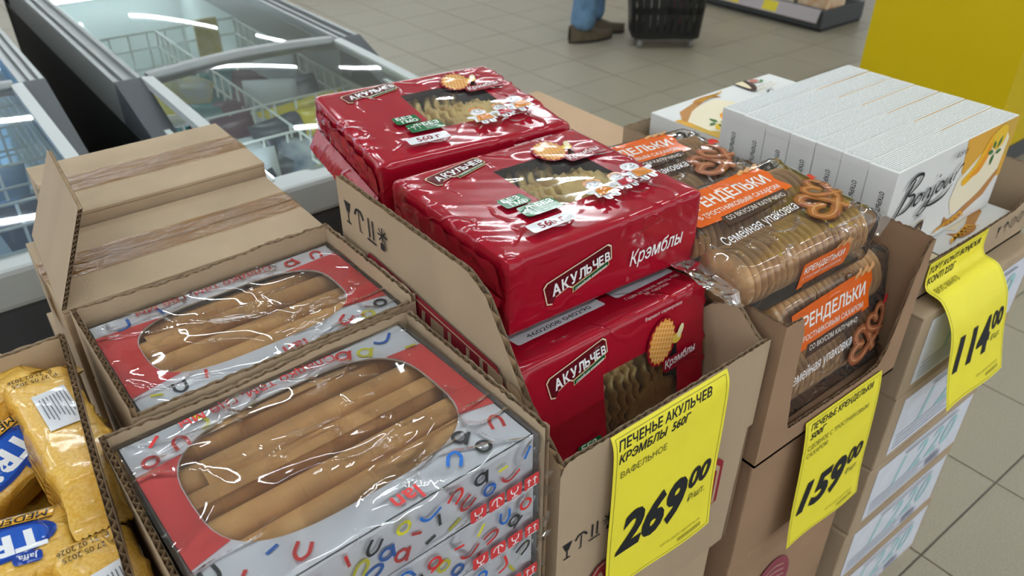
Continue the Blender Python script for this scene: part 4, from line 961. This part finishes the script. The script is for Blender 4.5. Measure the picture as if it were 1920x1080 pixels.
def dessert_design(pr):
    a, b = BX/2, BY2/2
    # orange photo area, cake, fruit, mint
    pr.poly([(.012, b), (a, b), (a, -.020), (.060, -.010), (.022, .020)], '#dba335'); pr.poly([(.10, b), (a, b), (a, .01), (.125, .02)], '#c9a13f')
    pr.poly([(.018, .010), (.075, .040), (.128, .052), (.140, .040), (.138, -.008), (.10, -.035), (.03, -.045), (.012, -.02)], '#efe3c6')
    pr.poly([(.10, -.030), (.140, -.004), (.141, -.014), (.118, -.040), (.060, -.056), (.050, -.048)], '#b98145')
    pr.poly(spline([(.012, -.042), (.03, -.052), (.065, -.050), (.085, -.038), (.060, -.060), (.018, -.060), (.012, -.042)], 5)[:-1], '#b57b42')
    pr.poly(spline([(.030, .006), (.055, .020), (.078, .052), (.084, .060), (.090, .045), (.070, .010), (.040, -.004), (.030, .006)], 5)[:-1], '#f0b515'); pr.poly(spline([(.045, .004), (.070, .020), (.086, .046), (.092, .030), (.075, .006), (.045, .004)], 5)[:-1], '#e8981a')
    pr.poly(spline([(.084, .058), (.105, .066), (.124, .060), (.126, .040), (.110, .030), (.092, .040), (.084, .058)], 5)[:-1], '#e9bd2b')
    for x, y, r, l in ((.094, .030, 2.9, .016), (.112, .040, 1.2, .017), (.104, .018, -1.6, .016), (.116, .026, .1, .014), (.098, .040, 2.1, .013)):
        pr.poly(spline([(x-l*.5*cos(r), y-l*.5*sin(r)), (x-l*.24*sin(r), y+l*.24*cos(r)), (x+l*.6*cos(r), y+l*.6*sin(r)), (x+l*.24*sin(r), y-l*.24*cos(r)), (x-l*.5*cos(r), y-l*.5*sin(r))], 4)[:-1], '#3c7336')
    pr.up()
    for i in range(5): pr.stroke([(-.010+.012*i, -.060+.001*i, .002), (.006+.012*i, -.056+.002*i, .004), (.022+.012*i, -.059, .001)], .003, '#e0a52c', lift=False)
    # chocolate dessert piece and lettering
    pr.poly(spline([(-.085, -b+.001), (-.078, -.042), (-.060, -.026), (-.050, -.030), (-.052, -b+.001)], 5), '#3e2620'); pr.poly(spline([(-.076, -b+.001), (-.066, -.046), (-.056, -.036), (-.055, -b+.001)], 5), '#eadbb6')
    pr.poly(ell(-.094, -.058, .010, .007, 14), '#c2766a'); pr.poly(ell(-.104, -.050, .007, .0035, 10, .5), '#5d8a55')
    for st in SCRIPT: pr.stroke([(-.142+.152*u+.010*(v-.5), -.010+.062*v+.006*u, w*.152*1.9) for u, v, w in st], .002, INK)
    pr.text('konti', -.018, .052, .014, INK, rot=.05, shear=.3, width=.030)
    pr.text('десерт', -.085, -.014, .006, '#555555', width=.020); pr.text('КАКАО И МАНГО', -.108, -.024, .0068, '#b59a6a', width=.054); pr.text('ВКУС МАНГО', -.108, -.033, .0068, '#b59a6a', width=.046)
def dessert_box(label, loc, rot, seed=0, design=True):
    p = thing('dessert_box', label, 'dessert box', loc, rot, 'white boxes of dessert'); a, b, c = BX/2, BY2/2, BZ/2
    MB().box(-a, a, -b, b, -c, c).build('carton', KW, p, bevel=.0012)
    if design: pr = Print(top_surf(c)); dessert_design(pr); pr.build('cover_print', p)
    MB().quad((a-.004, b+.0003, -c+.003), (-a+.004, b+.0003, -c+.003), (-a+.004, b+.0003, c-.003), (a-.004, b+.0003, c-.003)).build('ingredients_print', FINE, p)
    pr = Print(lambda u, v, h: (-a-h, v, u))       # left end: u = thickness, v along y
    pr.text('ОТКРЫТЬ', .002, .040, .0085, '#2a2c30', rot=-pi/2, bold=.02, width=.030); pr.poly([(.001, .008), (.007, .008), (.004, .001)], '#1c1e22')
    pr.build('end_print', p)
    # perforated tear edge of the end flap
    mb = MB()
    pts = [(-c+(2*c)*k/24, b-.0105-.0022*abs(sin(k*pi/4))) for k in range(25)]
    mb.add([(-a-.0006, b-.001, x) for x, y in pts]+[(-a-.0006, y, x) for x, y in pts], [(k, k+1, 25+k+1, 25+k) for k in range(24)]); mb.build('tear_flap', KW, p)
    return p
for k in range(7):
    y = .398+.0386*k; lab = ('white dessert box standing upright nearest the camera, cover with mango dessert in view', 'white upright dessert box second from the nearest one', 'white upright dessert box third from the nearest one', 'white upright dessert box fourth in the row of seven', 'white upright dessert box third from the far end', 'white upright dessert box second from the far end', 'white upright dessert box at the far end of the row')[k]
    dessert_box(lab, (.888+BX/2+.0012*k+random.uniform(-.0015, .0015), y+BZ/2, .866+BY2/2), (pi/2, 0, radians(random.uniform(-.25, .25))), k)
dessert_box('white dessert box lying flat at the front of its tray, under the upright boxes', (1.052, .434, .8265+BZ/2), (0, 0, 0))
dessert_box('white dessert box lying flat in the middle under the upright boxes', (1.052, .576, .8265+BZ/2), (0, 0, 0), design=False)
for k in range(3): dessert_box(('white dessert box lying flat at the bottom of the far stack', 'white dessert box lying flat, second layer of the far stack', 'white dessert box lying flat on the far end, cover upwards')[k], (1.078, .759, .8265+BZ/2+k*.0386), (0, 0, pi+.01), 20+k, k == 2)
tr = thing('dessert_tray', 'low cardboard tray holding the white dessert boxes', 'carton', (1.06, .60, .8222)); tx, ty, tz = 1.06, .60, .8222
TL, TR_, TF, TB = .884-tx, 1.240-tx, .357-ty, .845-ty
MB().box(TL, TR_, TF, TB, 0, .004).build('base', CARD, tr)
corr('front_wall', tr, (TL, TF, 0), (1, 0, 0), (0, 1, 0), TR_-TL, lerp_prof([(0, .056), (.20, .053), (.30, .055), (.335, .066), (.356, .10)]), jag=.001, pitch=.006, t=.0035, seed=61)
corr('side_wall', tr, (TR_, TF, 0), (0, 1, 0), (-1, 0, 0), TB-TF, .104, jag=.001, pitch=.006, t=.0035, seed=62)
corr('side_wall', tr, (TL, TF, 0), (0, 1, 0), (1, 0, 0), TB-TF, lerp_prof([(0, .06), (.06, .09), (.1, .095), (.5, .10)]), jag=.001, pitch=.006, t=.0035, seed=63)
corr('back_wall', tr, (TL, TB, 0), (1, 0, 0), (0, -1, 0), TR_-TL, .100, jag=.001, pitch=.006, t=.0035, seed=64)
pr = Print(front_surf(TF))
for k in range(4):
    u = .088+.021*k; z = .030+.002*k
    if k == 0: pr.poly([(u-.005, z+.010), (u+.005, z+.010), (u+.002, z), (u-.002, z)], '#3c352d'); pr.stroke([(u, z), (u, z-.008)], .0014, '#3c352d', False)
    elif k == 1: pr.stroke([(u-.007, z+.002), (u, z+.009), (u+.007, z+.002)], .0025, '#3c352d'); pr.stroke([(u, z+.008), (u, z-.008)], .0014, '#3c352d', False)
    else: pr.stroke([(u+.008*cos(q), z+.008*sin(q)) for q in [2*pi*i/8 for i in range(9)]], .0016, '#3c352d'); pr.stroke([(u-.003, z-.003), (u+.003, z+.004)], .0016, '#3c352d', False)
pr.build('handling_marks', tr)
# stack of closed cartons with white stickers
STK = mat('sticker_white', '#d9dce6', .6, var=.05, vscale=30)
labs = ['lowest', 'second lowest', 'middle', 'second highest', 'topmost']
for k in range(5):
    z0 = .14+.1365*k; dx = (.004, -.006, .0, .005, .002)[k]
    b = carton('%s of the stacked dessert cartons with white sticker front' % labs[k], .912+dx, 1.236+dx, .328, .842, z0, z0+.1360, CARD, tape=None, group='stacked dessert cartons')
    hy = -(.842-.328)/2-.0004; hw = .162
    MB().box(-hw+.028, hw-.012, hy-.0006, hy, .014, .122).build('sticker', STK, b)
    pr = Print(front_surf(hy-.0006)); T_ = '#a5cdd0'; r = random.Random(k)
    for j, g in enumerate('1220'): pr.text(g, -.070+.048*j, .050, .075, T_, shear=.3, bold=.015)
    for j in range(4): pr.stroke([(-.125, .048-.008*j), (.02+.02*(j % 2), .048-.008*j)], .0022, '#b4b7c2', False)
    for j in range(12): pr.stroke([(.045+.0035*j, .020), (.045+.0035*j, .040)], .0018 if j % 3 else .0028, '#77788c', False)
    pr.stroke([(-.06, .116), (.10, .116)], .0028, '#6f717c', False); pr.text('12 ШТ', .046, .044, .008, '#6f717c')
    pr.build('sticker_print', b)
# ------------------------------------------------------------------ yellow waffle packs in their carton
YF = mat('yellow_film', '#dba638', .34, col2='#e3b858', vscale=420, detail=0, bump=.2, bscale=14, coat=.3, bdist=.006, var=.02, crease=14)
yc = thing('yellow_pack_carton', 'open cardboard carton full of yellow packs at the left edge', 'carton', (-.11, .54, .80))
A0, A1 = Vector((.037+.11, .698-.54, 0)), Vector((.007+.11, .395-.54, 0)); dd = A1-A0
MB().prism([(-.20, -.145), (A1.x, A1.y), (A0.x, A0.y), (-.17, .158)], 0, .004).build('base', CARD, yc)
corr('side_wall', yc, A0, dd, (-1, .1, 0), dd.length, lerp_prof([(0, .186), (.2, .188), (.235, .180), (.26, .170), (.31, .165)]), jag=.0014, seed=71)
corr('back_wall', yc, A0, (-1, 0, 0), (0, -1, 0), .317, .184, jag=.001, seed=72)
corr('side_wall', yc, (-.17, .158, 0), (-.1, -1, 0), (1, 0, 0), .303, .18, jag=.001, seed=73)
corr('front_wall', yc, (-.20, -.145, 0), (1, 0, 0), (0, 1, 0), A1.x+.20, .12, jag=.001, seed=74)
carton('closed cardboard box under the carton of yellow packs', -.30, .005, .40, .69, .14, .80, tape=None)
def ypack(label, loc, rot, seed, pr_fn=None, L=.165, w=.052, h=.048):
    p = thing('yellow_waffle_pack', label, 'waffles', loc, rot, 'yellow packs in the left carton'); B = RBox(w, L, h, .009, .0012, seed, .3); a, b, c = B.b
    mb = MB(); US = lines(-a, a, 16); VS = lines(-b, b, 40); ZS = lines(-c, c, 14)
    for ax, sg, A_, Bv in ((2, 1, US, VS), (2, -1, US, VS), (1, -1, US, ZS), (1, 1, US, ZS), (0, -1, VS, ZS), (0, 1, VS, ZS)):
        V2, F2, _ = B.face(ax, sg, A_, Bv); flip = (ax == 2 and sg == -1) or (ax == 1 and sg == 1) or (ax == 0 and sg == -1)
        mb.add(V2, [f[::-1] for f in F2] if flip else F2)
    mb.build('wrapper', YF, p, True)
    for sg in (-1, 1):   # tapered end running into a serrated crimp
        V = []; n = 26
        for q, (d, zz, ww, am) in enumerate(((-.004, .95, .98, 0), (.008, .45, 1.02, .001), (.017, .08, 1.10, .001), (.019, .06, 1.10, .0), (.021, .07, 1.10, .0), (.023, .05, 1.10, .0), (.030, .04, 1.10, .0))):
            for k in range(n+1):
                u = k/n*2-1; yy = b+d+(.0028 if (q == 6 and k % 2) else 0)
                V.append((a*ww*u, sg*yy, c*zz*(1-.25*u*u)*1.0+(.0009 if q in (3, 5) else 0)))
        m_ = len(V); V += [(x, y, -z) for x, y, z in V]; F = []
        for q in range(6):
            for k in range(n): f = (q*(n+1)+k, q*(n+1)+k+1, (q+1)*(n+1)+k+1, (q+1)*(n+1)+k); F += [f, tuple(m_+i for i in f[::-1])]
        link('crimped_end', V, F, YF, p, True)
    if pr_fn:
        pr = Print(B.surf(2, 1), 'film', .006, .0006); pr_fn(pr); pr.build('printed_design', p)
        pr = Print(B.surf(0, -1), 'film', .006, .0006)
        for j in range(4): pr.stroke([(-b+.006, -.012+.006*j), (b-.006, -.012+.006*j)], .0016, '#8a5a22', False)
        pr.build('fine_print', p)
    return p
def pr_back(pr):
    pr.text('Е: 21.02.2026', .012, .074, .0075, '#3a2c18', rot=pi, width=.034); pr.text('20:32', .012, .0805, .0075, '#3a2c18', rot=pi); pr.text('P: 27.05.2025', .014, .066, .0075, '#3a2c18', rot=pi, width=.034)
    pr.poly([(-.012, .040), (.014, .044), (.014, -.012), (-.012, -.014)], '#dfe0e6')
    for j in range(8): pr.stroke([(.0115-.0028*j, .038-.001*j), (.0115-.0028*j, .038-.034-.008*((j*3) % 4)/3)], .0009, '#6d6d78', False)
def pr_logo(pr):
    pr.xf = lambda u, v: (-v, u+.090)     # design runs along the pack length
    pr.poly(ell(-.055, -.002, .036, .017, 26, .2), '#15398f'); pr.poly(ell(-.055, -.002, .031, .0135, 26, .2), '#1f55b8')
    pr.text('TRi', -.028, .008, .026, '#eef0f4', rot=pi+.12, bold=.04, width=.044)
    pr.poly([(-.070, .016), (-.066, .024), (-.020, .023), (-.022, .0155)], '#e0a332'); pr.stroke([(-.070, .0155), (-.022, .0150)], .001, INK, False); pr.stroke([(-.066, .0245), (-.018, .0236)], .001, INK, False); pr.text('MEDENO', -.024, .0225, .0085, INK, rot=pi, bold=.01, shear=.2, width=.044)
    pr.poly(rrect(-.048, -.030, -.0245, -.0145, .003), '#1c3f97'); pr.text('Jaffa', -.0325, -.0170, .0068, '#e8ecf4', rot=pi, bold=.01, width=.012)
def YP(x, y, z): return ray_z(x, y, z)
q = YP(108, 780, .975); ypack('yellow waffle pack standing highest beside the carton wall, with white sticker', (q.x, q.y, .948), (0, radians(6), radians(4)), 81, pr_back)
q = YP(45, 985, .96); ypack('yellow waffle pack with blue logo lying crosswise in front, serrated end visible', (q.x-.055, q.y, .938), (radians(-8), radians(0), radians(-98)), 82, pr_logo, w=.060)
q = YP(212, 1060, .952); ypack('yellow waffle pack lowest near the carton wall, date print up', (q.x-.006, q.y-.04, .927), (0, radians(4), radians(2)), 83, pr_back)
q = YP(25, 900, .93); ypack('yellow waffle pack with small blue logo tilted at the left edge', (q.x-.035, q.y+.01, .915), (radians(10), radians(25), radians(-60)), 84, pr_logo)
q = YP(10, 740, .96); ypack('yellow waffle pack at left edge, crimped end towards the sticker pack', (q.x-.055, q.y, .940), (radians(6), radians(-10), radians(-78)), 85)
q = YP(15, 690, .96); ypack('yellow waffle pack farthest back in the carton, tilted', (q.x-.07, q.y+.012, .925), (radians(-6), radians(12), radians(-70)), 86)
for k in range(2):
    for n_, y in enumerate((.435, .491, .547, .603, .659)):
        ypack('yellow waffle pack lying crosswise in the lower layers of the carton', (-.125-.006*k, y, .829+k*.0495), (0, 0, radians(90+random.uniform(-1, 1))), 90+k*5+n_)
# ------------------------------------------------------------------ yellow price tags
TAGY = mat('tag_paper', '#f4e63a', .55, var=.03, vscale=20, bump=.1, bscale=20)
def price_tag(label, x0, x1, prof, lines_, price, top_cut=0, twist=0):
    """prof: (y, z) polyline from the top edge down; paper is a bent sheet"""
    P = spline(prof, 8); L = [0]
    for a, b in zip(P, P[1:]): L.append(L[-1]+sqrt((a[0]-b[0])**2+(a[1]-b[1])**2))
    H = L[-1]; W = x1-x0; o = Vector((x0, P[0][0], P[-1][1]))
    def at(d):
        d = max(0, min(H, d))
        for k in range(len(P)-1):
            if d <= L[k+1]:
                t = (d-L[k])/max(1e-9, L[k+1]-L[k]); y = P[k][0]+(P[k+1][0]-P[k][0])*t; z = P[k][1]+(P[k+1][1]-P[k][1])*t
                dy, dz = P[k+1][0]-P[k][0], P[k+1][1]-P[k][1]; l = sqrt(dy*dy+dz*dz) or 1
                return y, z, (dz/l, -dy/l)
    def surf(u, v, h):
        y, z, n = at(H-v); s = 1-v/H
        # n points out of the front of the sheet
        ny, nz_ = n[0], n[1]
        if ny > 0: ny, nz_ = -ny, -nz_
        return (x0+u+twist*s*.5-o.x, y+ny*h+.0015*sin(u*40+v*25)*s-o.y, z+nz_*h-o.z)
    t = thing('price_tag', label, 'price tag', o, (0, 0, 0), 'large yellow price tags')
    v, q = grid(16, 40, lambda a, b: surf(W*a, H*b, 0)); v2, q2 = grid(16, 40, lambda a, b: surf(W*a, H*b, -.00025)); n = len(v)
    link('paper', v+v2, q+[tuple(i+n for i in f[::-1]) for f in q2], TAGY, t, True)
    pr = Print(surf, 'paper', .012, .0003, .0001); k = W/.148; m_ = .004
    for A_, B_ in (((m_, m_), (W-m_, m_)), ((W-m_, m_), (W-m_, H-m_)), ((W-m_, H-m_), (m_, H-m_)), ((m_, H-m_), (m_, m_))): pr.stroke([A_, B_], .0006, '#8f862c', False, lift=False)
    for tx_, xx, yy, sz, b_, w_ in lines_: pr.text(tx_, xx*k, H-yy, sz, INK if b_ else '#6b6526', shear=.22 if b_ else 0, bold=b_, width=w_*k if w_ else None)
    pr.text(price, .010*k, .054, .066, INK, shear=.25, bold=.045, width=.094*k); pr.text('00', .106*k, .078, .034, INK, shear=.25, bold=.035, width=.032*k); pr.text('₽/шт.', .106*k, .060, .0125, '#3f3c1a', shear=.2, width=.026*k)
    pr.text('ЦЕНА ДЕЙСТВИТЕЛЬНА', .072*k, .020, .0045, '#8f862c', width=.058*k)
    for j in range(14): pr.stroke([(.098*k+.0026*j, .010), (.098*k+.0026*j, .0155)], .0012, '#857c2a', False, lift=False)
    pr.build('printed_text', t); return t
price_tag('yellow price tag reading 269 on the red cookie carton', .371, .523, [(.3405, .930), (.335, .915), (.333, .87), (.331, .80), (.328, .725)], [('ПЕЧЕНЬЕ АКУЛЬЧЕВ', .006, .017, .0135, .02, .118), ('КРЭМБЛЫ  560Г', .006, .0315, .0135, .02, .090), ('ВАФЕЛЬНОЕ', .009, .050, .0105, 0, .058)], '269')
price_tag('yellow price tag reading 159 on the pretzel cookie carton', .684, .842, [(.3295, .775), (.326, .75), (.322, .69), (.318, .62), (.314, .566)], [('ПЕЧЕНЬЕ КРЕНДЕЛЬКИ', .010, .017, .0125, .02, .122), ('500Г', .010, .0305, .0125, .02, .03), ('СДОБНОЕ С ТРОСТНИКОВЫМ', .008, .047, .010, 0, .120), ('САХАРОМ', .008, .059, .010, 0, .04)], '159', twist=.012)
price_tag('yellow curved price tag reading 114 on the dessert tray', .948, 1.102, [(.3545, .877), (.3515, .842), (.328, .8335), (.309, .810), (.299, .785), (.288, .735), (.275, .685)], [('ТОРТ KONTI BONJOUR', .004, .017, .0135, .02, .128), ('KONTI 232Г', .004, .0325, .0135, .02, .070), ('ВКУС МАНГО', .010, .050, .0105, 0, .056)], '114')
